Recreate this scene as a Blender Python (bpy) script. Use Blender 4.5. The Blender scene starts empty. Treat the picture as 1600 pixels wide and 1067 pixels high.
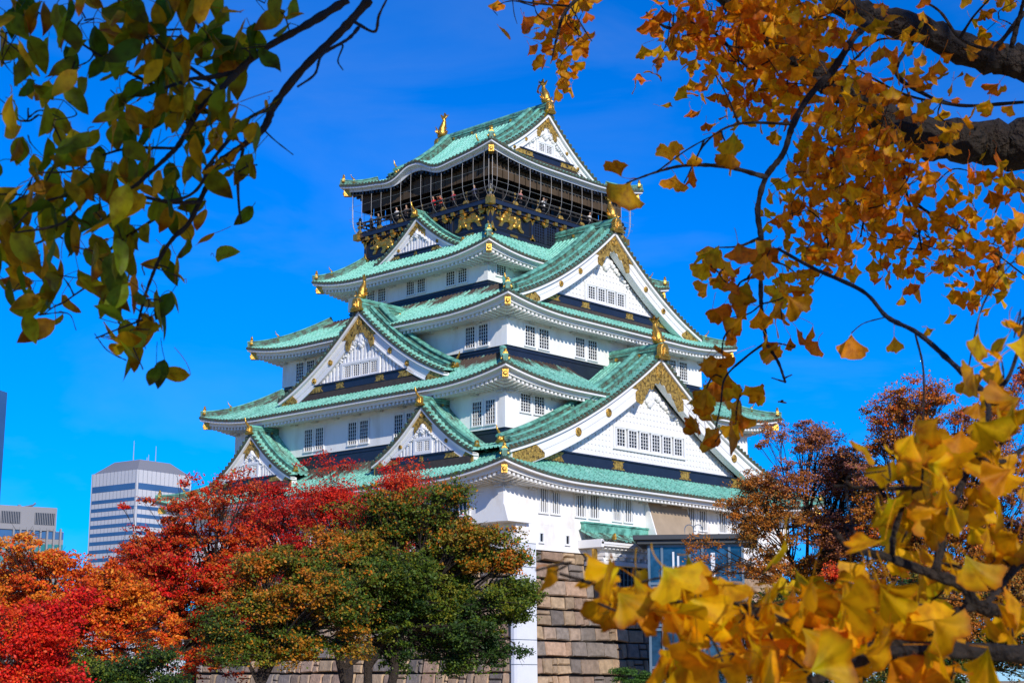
import bpy, math, random
import numpy as np
rng = np.random.default_rng(7)
random.seed(7)
SC = bpy.context.scene
COL = SC.collection
R = math.radians

# ------------------------------------------------------------------ camera, sky, sun, exposure
CAM = np.array([-100.91, -97.04, 0.0]); YAW, PITCH, FPX = 0.7528, 0.2108, 2473.5
FWD = np.array([math.cos(PITCH)*math.cos(YAW), math.cos(PITCH)*math.sin(YAW), math.sin(PITCH)])
RGT = np.array([math.sin(YAW), -math.cos(YAW), 0.0])
UPV = np.cross(RGT, FWD)
GROUND = -1.7
cam_d = bpy.data.cameras.new('camera'); cam = bpy.data.objects.new('camera', cam_d); COL.objects.link(cam)
from mathutils import Matrix, Vector
cam.matrix_world = Matrix(((RGT[0], UPV[0], -FWD[0], CAM[0]), (RGT[1], UPV[1], -FWD[1], CAM[1]), (RGT[2], UPV[2], -FWD[2], CAM[2]), (0, 0, 0, 1)))
cam_d.sensor_width = 36; cam_d.lens = FPX/1600*36; cam_d.clip_start = 0.05; cam_d.clip_end = 20000
cam_d.dof.use_dof = True; cam_d.dof.focus_distance = 118; cam_d.dof.aperture_fstop = 16
SC.camera = cam
SUNV = np.array([-0.47, -1.0, 0.52]); SUNV /= np.linalg.norm(SUNV)
EL = math.asin(SUNV[2]); AZ = math.atan2(SUNV[0], SUNV[1])
W = bpy.data.worlds.new('World'); SC.world = W; W.use_nodes = True
nt = W.node_tree; nt.nodes.clear()
def N(t, tp, **kw):
    n = t.nodes.new(tp)
    for k, v in kw.items():
        if k in n.inputs: n.inputs[k].default_value = v
        else: setattr(n, k, v)
    return n
wo = N(nt, 'ShaderNodeOutputWorld'); bg = N(nt, 'ShaderNodeBackground', Strength=0.135)
sky = N(nt, 'ShaderNodeTexSky', sky_type='NISHITA', sun_disc=False, sun_elevation=EL, sun_rotation=AZ, altitude=30, air_density=1.0, dust_density=0.0, ozone_density=6.0)
hs = N(nt, 'ShaderNodeHueSaturation', Saturation=1.55, Value=1.0)
# thin cirrus veils, very faint
tc = N(nt, 'ShaderNodeTexCoord'); mp = N(nt, 'ShaderNodeMapping'); mp.inputs['Scale'].default_value = (2.2, 2.2, 7.0); mp.inputs['Rotation'].default_value = (0.3, 0.2, 0.5)
cn = N(nt, 'ShaderNodeTexNoise', Scale=1.6, Detail=7.0, Roughness=0.55, Distortion=0.6)
cr = N(nt, 'ShaderNodeValToRGB'); cr.color_ramp.elements[0].position = 0.52; cr.color_ramp.elements[1].position = 0.9; cr.color_ramp.elements[1].color = (0.17, 0.17, 0.17, 1)
cm = N(nt, 'ShaderNodeMix', data_type='RGBA'); cm.inputs['B'].default_value = (3.2, 3.7, 5.2, 1)
nt.links.new(tc.outputs['Generated'], mp.inputs['Vector']); nt.links.new(mp.outputs[0], cn.inputs['Vector']); nt.links.new(cn.outputs['Fac'], cr.inputs['Fac'])
tn = N(nt, 'ShaderNodeMix', data_type='RGBA', blend_type='MULTIPLY'); tn.inputs['Factor'].default_value = 1; tn.inputs['B'].default_value = (.64, .84, 1.3, 1)
nt.links.new(sky.outputs[0], tn.inputs['A']); nt.links.new(tn.outputs['Result'], hs.inputs['Color']); nt.links.new(hs.outputs[0], cm.inputs['A']); nt.links.new(cr.outputs['Color'], cm.inputs['Factor'])
nt.links.new(cm.outputs['Result'], bg.inputs['Color']); nt.links.new(bg.outputs[0], wo.inputs['Surface'])
sd = bpy.data.lights.new('sun', 'SUN'); sun = bpy.data.objects.new('sun', sd); COL.objects.link(sun)
sd.energy = 4.2; sd.angle = R(0.5); sd.color = (1.0, 0.93, 0.82)
sun.rotation_euler = Vector(SUNV).to_track_quat('Z', 'Y').to_euler(); sun.location = (0, -60, 90)
SC.view_settings.view_transform = 'Standard'; SC.view_settings.look = 'None'; SC.view_settings.exposure = 0.0; SC.view_settings.gamma = 1.0
SC.render.engine = 'CYCLES'
try:
    SC.cycles.use_denoising = True; SC.cycles.max_bounces = 8; SC.cycles.transparent_max_bounces = 16
except Exception: pass

# ------------------------------------------------------------------ helpers
def atd(px, py, d):
    """world point d metres ahead of the viewpoint, seen at (px,py) in the photograph"""
    return CAM + d*(FWD + (px-800)/FPX*RGT - (py-533.5)/FPX*UPV)
def norm(v): return v/np.maximum(np.linalg.norm(v, axis=-1, keepdims=True), 1e-9)

class MB:
    """collects vertices/faces (+ per-vertex colour) and links them as ONE mesh object"""
    def __init__(s): s.v = []; s.n = 0; s.f3 = []; s.f4 = []; s.fn = []; s.m3 = []; s.m4 = []; s.mn = []; s.c = []
    def add(s, P, col=None):
        P = np.asarray(P, float).reshape(-1, 3); b = s.n; s.v.append(P); s.n += len(P)
        if col is None: col = (0, 0, 0, 1)
        col = np.asarray(col, float)
        if col.shape[-1] == 3: col = np.concatenate([col, np.ones(col.shape[:-1]+(1,))], -1)
        s.c.append(np.broadcast_to(col, (len(P), 4))); return b
    def quads(s, F, m=0): F = np.asarray(F, int).reshape(-1, 4); s.f4.append(F); s.m4.append(np.full(len(F), m))
    def tris(s, F, m=0): F = np.asarray(F, int).reshape(-1, 3); s.f3.append(F); s.m3.append(np.full(len(F), m))
    def ngon(s, idx, m=0): s.fn.append(list(idx)); s.mn.append(m)
    def grid(s, P, m=0, cu=False, cv=False, col=None):
        P = np.asarray(P, float); a, b = P.shape[:2]; o = s.add(P, None if col is None else np.asarray(col).reshape(-1, np.asarray(col).shape[-1]))
        i = np.arange(a if cu else a-1); j = np.arange(b if cv else b-1); I, J = np.meshgrid(i, j, indexing='ij')
        I2 = (I+1) % a; J2 = (J+1) % b
        s.quads(np.stack([o+I*b+J, o+I2*b+J, o+I2*b+J2, o+I*b+J2], -1), m)
    def hexa(s, P8, m=0, col=None):
        o = s.add(P8, col); s.quads(o+np.array([[0, 1, 2, 3], [7, 6, 5, 4], [0, 4, 5, 1], [1, 5, 6, 2], [2, 6, 7, 3], [3, 7, 4, 0]]), m)
    def box(s, x0, x1, y0, y1, z0, z1, m=0, T=None, col=None):
        P = np.array([[x0, y0, z0], [x1, y0, z0], [x1, y1, z0], [x0, y1, z0], [x0, y0, z1], [x1, y0, z1], [x1, y1, z1], [x0, y1, z1]], float)
        if T is not None: P = T(P)
        s.hexa(P, m, col)
    def tube(s, pts, rad, k=6, m=0, col=None, cap=True):
        pts = np.asarray(pts, float); n = len(pts); rad = np.broadcast_to(np.asarray(rad, float), (n,))
        t = np.gradient(pts, axis=0); t = norm(t)
        ref = np.array([0, 0, 1.0]) if abs(t[:, 2]).mean() < .9 else np.array([1.0, 0, 0])
        a = norm(np.cross(t, ref)); b = np.cross(t, a); th = np.arange(k)*2*math.pi/k
        P = pts[:, None]+rad[:, None, None]*(np.cos(th)[None, :, None]*a[:, None]+np.sin(th)[None, :, None]*b[:, None])
        o = s.n; s.grid(P, m, cv=True, col=None if col is None else np.broadcast_to(np.asarray(col, float), (n, k, len(col))))
        if cap: s.ngon(range(o, o+k), m); s.ngon(range(o+(n-1)*k, o+n*k), m)
    def lathe(s, c, prof, k=10, m=0, T=None):
        th = np.arange(k)*2*math.pi/k; prof = np.asarray(prof, float)
        P = np.stack([prof[:, 0, None]*np.cos(th), prof[:, 0, None]*np.sin(th), np.broadcast_to(prof[:, 1, None], (len(prof), k))], -1)+np.asarray(c)
        if T is not None: P = T(P.reshape(-1, 3)).reshape(P.shape)
        o = s.n; s.grid(P, m, cv=True); s.ngon(range(o, o+k), m); s.ngon(range(o+(len(prof)-1)*k, o+len(prof)*k), m)
    def blob(s, c, r, m=0, T=None, k=8, col=None):
        a = np.linspace(0, math.pi, 6); prof = np.stack([np.sin(a)+1e-3, -np.cos(a)], -1); th = np.arange(k)*2*math.pi/k
        r = np.broadcast_to(np.asarray(r, float), (3,))
        P = np.stack([prof[:, 0, None]*np.cos(th)*r[0], prof[:, 0, None]*np.sin(th)*r[1], np.broadcast_to(prof[:, 1, None], (6, k))*r[2]], -1)+np.asarray(c)
        if T is not None: P = T(P.reshape(-1, 3)).reshape(P.shape)
        s.grid(P, m, cv=True, col=None if col is None else np.broadcast_to(np.asarray(col, float), (6, k, len(col))))
    def prism(s, poly, w0, w1, T, m=0, bev=0.0):
        """extrude a (u,z) outline from w0 (back) to w1 (front) in a face frame"""
        poly = np.asarray(poly, float); n = len(poly); c = poly.mean(0)
        rings = [(poly, w0), (poly, w1-bev)]
        if bev > 0: rings.append((c+(poly-c)*(1-bev*1.2/np.maximum(np.abs(poly-c).max(), .2)), w1))
        P = np.array([[(q[0], w, q[1]) for q in ring] for ring, w in rings]); o = s.n
        s.grid(T(P.reshape(-1, 3)).reshape(P.shape), m, cv=True); L = len(rings)-1
        s.ngon(range(o+L*n, o+(L+1)*n), m)
        s.ngon(range(o, o+n), m)
    def build(s, name, mats, parent=None, smooth=False):
        me = bpy.data.meshes.new(name); V = np.concatenate(s.v) if s.v else np.zeros((0, 3))
        F4 = np.concatenate(s.f4) if s.f4 else np.zeros((0, 4), int); F3 = np.concatenate(s.f3) if s.f3 else np.zeros((0, 3), int)
        li = np.concatenate([F4.ravel(), F3.ravel()]+[np.array(f) for f in s.fn]).astype(np.int32)
        tot = np.concatenate([np.full(len(F4), 4), np.full(len(F3), 3), np.array([len(f) for f in s.fn], int)]).astype(np.int32)
        mi = np.concatenate((s.m4 or [np.zeros(0)])+(s.m3 or [np.zeros(0)])+[np.array(s.mn)]).astype(np.int32)
        me.vertices.add(len(V)); me.vertices.foreach_set('co', V.astype(np.float32).ravel())
        me.loops.add(len(li)); me.loops.foreach_set('vertex_index', li)
        me.polygons.add(len(tot)); st = np.concatenate([[0], np.cumsum(tot)[:-1]]).astype(np.int32)
        me.polygons.foreach_set('loop_start', st); me.polygons.foreach_set('loop_total', tot); me.polygons.foreach_set('material_index', mi)
        me.polygons.foreach_set('use_smooth', np.full(len(tot), bool(smooth)))
        a = me.attributes.new('tint', 'FLOAT_COLOR', 'POINT'); a.data.foreach_set('color', np.concatenate(s.c).astype(np.float32).ravel())
        for q in (mats if isinstance(mats, (list, tuple)) else [mats]): me.materials.append(q)
        me.update(calc_edges=True); me.validate()
        o = bpy.data.objects.new(name, me); COL.objects.link(o)
        if parent is not None: o.parent = parent
        return o
def tag(o, label=None, cat=None, group=None, kind=None):
    if label: o['label'] = label
    if cat: o['category'] = cat
    if group: o['group'] = group
    if kind: o['kind'] = kind
    return o
def empty(name, loc=(0, 0, 0)):
    o = bpy.data.objects.new(name, None); o.location = loc; o.empty_display_size = .5; COL.objects.link(o); return o
def adopt(o, root):
    """parent o (built in world coordinates) to root without moving it"""
    o.parent = root; o.matrix_parent_inverse = Matrix.Translation(root.location).inverted(); return o
def arr(*a): return np.array(a, float)

# ------------------------------------------------------------------ materials
def mat(name, col, rough=.6, metal=0.0, var=.15, scale=2.0, col2=None, bump=0.0, bscale=8.0, spec=.5, tint=False, detail=5, stretch=(1, 1, 1), lo=.35, hi=.7):
    m = bpy.data.materials.new(name); m.use_nodes = True; t = m.node_tree; b = t.nodes['Principled BSDF']
    b.inputs['Roughness'].default_value = rough; b.inputs['Metallic'].default_value = metal; b.inputs['Specular IOR Level'].default_value = spec
    g = N(t, 'ShaderNodeNewGeometry'); mp = N(t, 'ShaderNodeMapping'); mp.inputs['Scale'].default_value = stretch; t.links.new(g.outputs['Position'], mp.inputs['Vector'])
    nz = N(t, 'ShaderNodeTexNoise', Scale=scale, Detail=float(detail), Roughness=.6); t.links.new(mp.outputs[0], nz.inputs['Vector'])
    rp = N(t, 'ShaderNodeValToRGB'); e = rp.color_ramp.elements; e[0].position = lo; e[1].position = hi
    c = np.array(col); c2 = np.array(col2) if col2 is not None else c*(1-var)
    e[0].color = (*c2, 1); e[1].color = (*c, 1); t.links.new(nz.outputs['Fac'], rp.inputs['Fac']); out = rp.outputs['Color']
    if tint:
        at = N(t, 'ShaderNodeAttribute', attribute_name='tint'); mx = N(t, 'ShaderNodeMix', data_type='RGBA', blend_type='MULTIPLY'); mx.inputs['Factor'].default_value = 1
        t.links.new(out, mx.inputs['A']); t.links.new(at.outputs['Color'], mx.inputs['B']); out = mx.outputs['Result']
    t.links.new(out, b.inputs['Base Color'])
    if bump:
        n2 = N(t, 'ShaderNodeTexNoise', Scale=bscale, Detail=5.0); t.links.new(mp.outputs[0], n2.inputs['Vector'])
        bp = N(t, 'ShaderNodeBump', Strength=bump, Distance=.1); t.links.new(n2.outputs['Fac'], bp.inputs['Height']); t.links.new(bp.outputs[0], b.inputs['Normal'])
    return m
def copper(name, green, pale, dark, brown):
    """weathered sheet-copper tiles: tint.r = along the eave, tint.g = down the slope, tint.b = how sheltered (bare brown)"""
    m = bpy.data.materials.new(name); m.use_nodes = True; t = m.node_tree; b = t.nodes['Principled BSDF']; L = t.links.new
    b.inputs['Roughness'].default_value = .62; b.inputs['Specular IOR Level'].default_value = .35
    at = N(t, 'ShaderNodeAttribute', attribute_name='tint'); sp = N(t, 'ShaderNodeSeparateXYZ'); L(at.outputs['Vector'], sp.inputs[0])
    mp = N(t, 'ShaderNodeMapping'); mp.inputs['Scale'].default_value = (2.4, .55, 0); L(at.outputs['Vector'], mp.inputs['Vector'])
    n1 = N(t, 'ShaderNodeTexNoise', Scale=1.0, Detail=6.0, Roughness=.65); L(mp.outputs[0], n1.inputs['Vector'])
    r1 = N(t, 'ShaderNodeValToRGB'); e = r1.color_ramp.elements; e[0].position = .28; e[0].color = (*dark, 1); e[1].position = .47; e[1].color = (*green, 1); x = e.new(.72); x.color = (*pale, 1)
    L(n1.outputs['Fac'], r1.inputs['Fac'])
    # course lines between tile rows
    mt = N(t, 'ShaderNodeMath', operation='FRACT'); ml = N(t, 'ShaderNodeMath', operation='MULTIPLY'); ml.inputs[1].default_value = 1.9; L(sp.outputs['Y'], ml.inputs[0]); L(ml.outputs[0], mt.inputs[0])
    lt = N(t, 'ShaderNodeMath', operation='LESS_THAN'); lt.inputs[1].default_value = .16; L(mt.outputs[0], lt.inputs[0])
    md = N(t, 'ShaderNodeMix', data_type='RGBA'); md.inputs['B'].default_value = (*[c*.45 for c in dark], 1); L(r1.outputs[0], md.inputs['A'])
    mk = N(t, 'ShaderNodeMath', operation='MULTIPLY'); mk.inputs[1].default_value = .55; L(lt.outputs[0], mk.inputs[0]); L(mk.outputs[0], md.inputs['Factor'])
    # brown patches: sheltered zone + random blotches
    n2 = N(t, 'ShaderNodeTexNoise', Scale=.55, Detail=5.0, Roughness=.7); L(mp.outputs[0], n2.inputs['Vector'])
    ad = N(t, 'ShaderNodeMath', operation='ADD'); L(n2.outputs['Fac'], ad.inputs[0]); L(sp.outputs['Z'], ad.inputs[1])
    r2 = N(t, 'ShaderNodeValToRGB'); e = r2.color_ramp.elements; e[0].position = .7; e[1].position = .84; L(ad.outputs[0], r2.inputs['Fac'])
    mb = N(t, 'ShaderNodeMix', data_type='RGBA'); mb.inputs['B'].default_value = (*brown, 1); L(r2.outputs[0], mb.inputs['Factor']); L(md.outputs['Result'], mb.inputs['A'])
    L(mb.outputs['Result'], b.inputs['Base Color'])
    bp = N(t, 'ShaderNodeBump', Strength=.3, Distance=.05); L(n1.outputs['Fac'], bp.inputs['Height']); L(bp.outputs[0], b.inputs['Normal'])
    return m
def leafmat(name, trans=.35, rough=.55, vein=True, spec=.3):
    m = bpy.data.materials.new(name); m.use_nodes = True; t = m.node_tree; t.nodes.clear(); L = t.links.new
    o = N(t, 'ShaderNodeOutputMaterial'); b = N(t, 'ShaderNodeBsdfPrincipled', Roughness=rough); b.inputs['Specular IOR Level'].default_value = spec
    tr = N(t, 'ShaderNodeBsdfTranslucent'); mx = N(t, 'ShaderNodeMixShader', Fac=trans)
    at = N(t, 'ShaderNodeAttribute', attribute_name='tint'); out = at.outputs['Color']
    if vein:
        g = N(t, 'ShaderNodeNewGeometry'); nz = N(t, 'ShaderNodeTexNoise', Scale=55.0, Detail=3.0); L(g.outputs['Position'], nz.inputs['Vector'])
        rp = N(t, 'ShaderNodeValToRGB'); rp.color_ramp.elements[0].position = .3; rp.color_ramp.elements[0].color = (.62, .5, .42, 1); rp.color_ramp.elements[1].position = .55; rp.color_ramp.elements[1].color = (1, 1, 1, 1)
        mm = N(t, 'ShaderNodeMix', data_type='RGBA', blend_type='MULTIPLY'); mm.inputs['Factor'].default_value = 1; L(nz.outputs['Fac'], rp.inputs['Fac']); L(out, mm.inputs['A']); L(rp.outputs[0], mm.inputs['B']); out = mm.outputs['Result']
    L(out, b.inputs['Base Color']); L(out, tr.inputs['Color']); L(b.outputs[0], mx.inputs[1]); L(tr.outputs[0], mx.inputs[2]); L(mx.outputs[0], o.inputs['Surface'])
    return m
M = {}
M['plaster'] = mat('white_plaster', (.86, .855, .84), .75, col2=(.7, .67, .62), scale=.7, bump=.06, bscale=9, stretch=(1, 1, .3), lo=.24, hi=.52, detail=8)
M['plaster_low'] = mat('aged_plaster', (.86, .85, .83), .78, col2=(.66, .57, .47), scale=.45, bump=.06, bscale=9, stretch=(1, 1, .55), lo=.26, hi=.5, detail=8)
M['plaster2'] = mat('white_trim', (.85, .845, .83), .6, var=.06, scale=1.4)
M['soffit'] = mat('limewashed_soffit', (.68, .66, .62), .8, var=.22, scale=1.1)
M['tan'] = mat('tan_render', (.42, .32, .22), .85, var=.2, scale=.8)
GRN = [copper('copper_lowest', (.19, .52, .4), (.35, .68, .56), (.07, .2, .155), (.075, .05, .037)), copper('copper_upper', (.24, .63, .48), (.4, .76, .62), (.1, .33, .24), (.075, .052, .04))]
M['ridge'] = mat('ridge_copper', (.17, .5, .38), .6, col2=(.05, .15, .11), scale=1.6, lo=.36, hi=.62, bump=.15)
M['ridge_shade'] = mat('ridge_side_shade', (.11, .3, .225), .65, col2=(.07, .08, .055), scale=2.2, lo=.4, hi=.6, bump=.2)  # darker copy of the ridge copper: shade painted onto the ridge sides
M['tileend'] = mat('tile_ends', (.06, .12, .085), .55, col2=(.09, .07, .03), scale=2.5)
M['brown'] = mat('brown_copper', (.075, .052, .04), .7, var=.35, scale=2)
M['navy'] = mat('navy_lacquer', (.018, .024, .045), .38, var=.25, scale=1.2)
M['black'] = mat('black_lacquer', (.011, .012, .016), .4, var=.3, scale=1.5)
M['gold'] = mat('gilt_metal', (.78, .46, .09), .36, .8, col2=(.45, .24, .04), scale=5, bump=.35, bscale=14)
M['filigree'] = mat('gilt_filigree', (.62, .38, .075), .45, .5, col2=(.1, .055, .01), scale=4.2, bump=.9, bscale=7, lo=.36, hi=.56)
M['glass'] = mat('dark_window', (.02, .025, .035), .2, var=.5, scale=.8)
M['dark'] = mat('dark_interior', (.022, .017, .013), .8, var=.3)
M['blind'] = mat('brown_blinds', (.085, .054, .027), .8, var=.35, scale=.6)
M['wire'] = mat('net_wire', (.33, .33, .34), .5, .2, var=.1)
M['bark'] = mat('tree_bark', (.042, .028, .02), .9, var=.55, scale=9, bump=.8, bscale=14)
M['bark2'] = mat('ginkgo_bark', (.034, .021, .013), .92, var=.6, scale=22, bump=1.0, bscale=30, stretch=(1, 1, 1))
M['leaf'] = leafmat('tree_leaf', .3, vein=False)
M['fleaf'] = leafmat('near_leaf', .62)
M['stone'] = mat('granite_block', (.9, .9, .9), .88, var=.4, scale=2.2, bump=.5, bscale=5, tint=True)
M['mortar'] = mat('stone_gap', (.035, .03, .026), .95)
M['sheet'] = mat('white_sheeting', (.72, .74, .78), .5, var=.06, scale=1.0)
M['ground'] = mat('warm_bounce_ground', (.5, .34, .12), .95, col2=(.36, .25, .12), scale=.5)  # warm colour picked to bounce light up onto the near leaves
M['skin'] = mat('skin', (.5, .3, .2), .6)
M['tower'] = mat('pale_cladding', (.58, .585, .61), .5, var=.06, scale=.05)
M['tower2'] = mat('warm_cladding', (.25, .25, .265), .6, var=.08, scale=.05)
M['bglass'] = mat('blue_glazing', (.06, .14, .3), .1, var=.25, scale=.05, spec=.7)
M['tglass'] = mat('teal_glazing', (.06, .3, .3), .1, var=.5, scale=.12, spec=.7)
M['steel'] = mat('grey_steel', (.2, .24, .28), .4, .5, var=.1)
M['eglass'] = mat('lift_glazing', (.03, .1, .2), .06, col2=(.008, .025, .05), scale=.9, spec=.8)
def cloth(name, c): return mat(name, c, .8, var=.15, scale=6)

# ------------------------------------------------------------------ ground
g = MB(); xs = np.array([-9000, -1500, -300, -60, 60, 300, 1500, 9000.]); X, Y = np.meshgrid(xs, xs, indexing='ij')
g.grid(np.stack([X, Y, np.full_like(X, GROUND)], -1)); tag(g.build('ground', M['ground']), kind='structure')

# ------------------------------------------------------------------ castle keep
TF = {'R': lambda P: np.stack([P[..., 0], -P[..., 1], P[..., 2]], -1), 'L': lambda P: np.stack([-P[..., 1], -P[..., 0], P[..., 2]], -1),
      'B': lambda P: np.stack([-P[..., 0], P[..., 1], P[..., 2]], -1), 'X': lambda P: np.stack([P[..., 1], P[..., 0], P[..., 2]], -1)}
def at(side, uc=0.0): return lambda P: TF[side](np.asarray(P, float)+arr(uc, 0, 0))
keep = empty('castle_keep', (0, 0, 9.4))
tag(keep, 'white five-tiered castle keep with green copper roofs and gilded gables', 'castle')
def part(mb, name, m, parent=None, smooth=False):
    o = mb.build(name, m, None, smooth)
    if parent is None: adopt(o, keep)
    else: o.parent = parent; o.matrix_parent_inverse = parent.matrix_world.inverted() if False else Matrix.Identity(4)
    return o
def keeppart(mb, name, m, smooth=False): return part(mb, name, m, None, smooth)
# children of a part: the part's own mesh is in world coordinates with an identity offset, so they share its frame
def sub(mb, name, m, parent, smooth=False):
    o = mb.build(name, m, None, smooth); o.parent = parent; return o

def sweep(mb, path, sec, side=None, m=0, tint=None):
    """sweep a (across, up) section along a 3D path; across is horizontal"""
    path = np.asarray(path, float); t = norm(np.gradient(path, axis=0)); up = np.array([0, 0, 1.0])
    a = norm(np.cross(t, up)) if side is None else np.broadcast_to(side, path.shape); sec = np.asarray(sec, float)
    n = norm(np.cross(a, t)); n = np.where(n[:, 2:3] < 0, -n, n)
    P = path[:, None]+sec[None, :, 0, None]*a[:, None]+sec[None, :, 1, None]*n[:, None]
    o = mb.n; mb.grid(P, m, cv=True); k = len(sec); mb.ngon(range(o, o+k), m); mb.ngon(range(o+(len(path)-1)*k, o+len(path)*k), m)
def ridge2(mb, path, w, h, side=None):  # sides in the shade-darkened copper, paler cap on top
    sweep(mb, path, [(-w*.42, -.15), (-w*.42, h*.3), (-w*.5, h*.34), (-w*.5, h*.42), (-w*.42, h*.46), (-w*.42, h*.74), (w*.42, h*.74), (w*.42, h*.46), (w*.5, h*.42), (w*.5, h*.34), (w*.42, h*.3), (w*.42, -.15)], side, 1)
    sweep(mb, path, [(-w*.58, h*.742), (-w*.6, h*.84), (-w*.35, h*.98), (0, h*1.04), (w*.35, h*.98), (w*.6, h*.84), (w*.58, h*.742)], side, 0)
def rsec(w, h): return [(-w/2, -.1), (-w/2, h*.35), (-w*.42, h*.4), (-w*.42, h*.66), (-w*.52, h*.7), (-w*.3, h*.95), (0, h), (w*.3, h*.95), (w*.52, h*.7), (w*.42, h*.66), (w*.42, h*.4), (w/2, h*.35), (w/2, -.1)]
ONI = arr((-.5, 0), (-.58, .14), (-.36, .26), (-.36, .66), (-.22, .92), (0, .98), (.22, .92), (.36, .66), (.36, .26), (.58, .14), (.5, 0))
def oni(pos, d, s, knob=True, horn=False):
    """gilded ridge-end tile: plate facing d, knob on top, optional upturned horn"""
    mb = MB(); d = norm(np.asarray(d, float)*arr(1, 1, 0)); a = np.cross(d, arr(0, 0, 1.))
    T = lambda P: pos+s*(P[..., 0:1]*a+P[..., 1:2]*d+P[..., 2:3]*arr(0, 0, 1.))
    mb.prism(ONI, -.18, .2, T, 0, .06); mb.prism(ONI*.6+arr(0, .12), .2, .3, T, 0, .05)
    mb.blob((0, .3, .42), (.14, .1, .14), 0, T, 8)
    if knob: mb.blob((0, .02, 1.1), (.2, .16, .2), 0, T, 8); mb.lathe((0, .02, .9), [(.1, 0), (.13, .08), (.07, .15)], 8, 0, T)
    if horn: mb.tube(T(arr((0, 0, .8), (0, .25, 1.05), (0, .5, 1.35), (0, .6, 1.75))), arr(.13, .12, .09, .04)*s, 6, 0)
    return mb

def liftf(d, Rl): return np.clip(1-d/Rl, 0, 1)**2.1
class Tier: pass
def skirt(a, b, zt, lift, Rl, run, rise, over, mcop, wear=0.0, brown=0.35, dark=False, kara=None, sides='RLBX', rafter_sides='RLBX', curl=.25, cut=None):
    t_ = Tier(); ze = zt-lift; t_.ze = ze; pit = .43
    def geom(side):
        Eu, Ew = (a, b) if side in 'RB' else (b, a)
        kb = (lambda u: .88*np.exp(-(np.abs(u)/1.75)**2.6)-.12*np.exp(-((np.abs(u)-3.4)/1.1)**2)) if (kara and side in kara) else (lambda u: 0*u)
        def Z(u, t):
            return ze+rise*((1-curl)*t+curl*t*t)+lift*liftf(Eu-np.abs(u), Rl)*np.clip(1-t, 0, 1)**1.3+kb(u)*np.clip(1-t*.8, 0, 1)
        return Eu, Ew, Z, kb
    roof = MB(); edge = MB(); fas = MB(); raf = MB()
    for side in sides:
        Eu, Ew, Z, kb = geom(side); T = at(side); nr = int(round(2*Eu/pit)); p = 2*Eu/nr
        pr = arr(-.5, -.27, -.15, .15, .27); hh = arr(0, 0, .1, .1, 0)
        cen = -Eu+(np.arange(nr)+.5)*p; u = np.concatenate([(cen[:, None]+pr*p).ravel(), [Eu]]); h = np.concatenate([np.tile(hh, nr), [0]])
        jit = np.concatenate([np.repeat(rng.uniform(-.3, .3, nr), 5), [0]])
        tm = np.clip((Eu-np.abs(u))/run, 0, 1); tt = np.linspace(0, 1, 9)[None]*tm[:, None]
        U = np.broadcast_to(u[:, None], tt.shape); Wd = Ew-tt*run
        P = np.stack([U, Wd, Z(U, tt)+h[:, None]], -1); ct = (cut or {}).get(side, 0)
        wr = wear+brown*np.clip((tt-.45)/.4, 0, 1)
        cl_ = np.stack([U*1.0+jit[:, None]+37*('RLBX'.index(side)), tt*run*1.15+jit[:, None]*.7, wr, np.ones_like(wr)], -1); TP = T(P)
        for sel in ([u <= -ct, u >= ct] if ct else [u > -1e9]): roof.grid(TP[sel], 0, col=cl_[sel])
        # tile ends
        for c in cen:
            if Eu-abs(c) < .15 or abs(c) < ct: continue
            z0 = float(Z(np.array(c), np.array(0.)))
            th = np.arange(7)*2*math.pi/7; q = np.stack([c+.125*np.cos(th), np.full(7, Ew+.03), z0+.0+.125*np.sin(th)], -1); q2 = q.copy(); q2[:, 1] -= .2
            o = edge.n; edge.grid(T(np.stack([q2, q])), 0, cv=True); edge.ngon(range(o+7, o+14), 0)
        us = np.linspace(-1, 1, 97); us = np.sign(us)*(1-(1-np.abs(us))**1.15)
        def line(off, dz, tl=1.0):
            x = us*(Eu-off); t0 = off/over
            z = ze+lift*liftf(Eu-off-np.abs(x), Rl)*np.clip(1-t0, 0, 1)**.8+kb(x)*np.clip(1-t0*1.1, 0, 1)+dz+.1*off
            return T(np.stack([x, np.full_like(x, Ew-off), z], -1))
        xs_ = us*Eu
        for sel in ([xs_ <= -ct, xs_ >= ct] if ct else [us > -9]):
            edge.grid(np.stack([line(-.0, .05), line(.0, -.13), line(.12, -.13)])[:, sel], 0)
            fas.grid(np.stack([line(.08, -.12), line(.08, -.3), line(.55, -.34), line(.55, -.62), line(.62, -.62)])[:, sel], 0)
            fas.grid(np.stack([line(.62, -.62), line(over, -.60)])[:, sel], 1)
        if side in rafter_sides:
            n2 = int(2*(Eu-.7)/.46)
            for i in range(n2+1):
                c = -(Eu-.75)+i*2*(Eu-.75)/n2
                if abs(c) < ct: continue
                L_ = min(over-.02, .66+max(.35, (Eu-.66-abs(c))))
                def zz(off, x): return float(ze+lift*liftf(Eu-off-abs(x), Rl)*max(0, 1-off/over)**.8+kb(np.array(x))*max(0, 1-off/over*1.1)+.1*off)
                pts = []
                z1, z2 = zz(.66, c), zz(L_, c)
                for (uu, ww, zq) in ((c-.11, Ew-.66, z1-.86), (c+.11, Ew-.66, z1-.86), (c+.11, Ew-L_, z2-.84), (c-.11, Ew-L_, z2-.84), (c-.11, Ew-.66, z1-.61), (c+.11, Ew-.66, z1-.61), (c+.11, Ew-L_, z2-.59), (c-.11, Ew-L_, z2-.59)): pts.append((uu, ww, zq))
                raf.hexa(T(arr(*pts)))
    ro = keeppart(roof, 'roof', mcop)
    sub(edge, 'eave_tiles', M['tileend'], ro)
    sub(fas, 'eave_board', [M['plaster2'] if not dark else M['sheet'], M['soffit'] if not dark else M['black']], ro)
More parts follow.
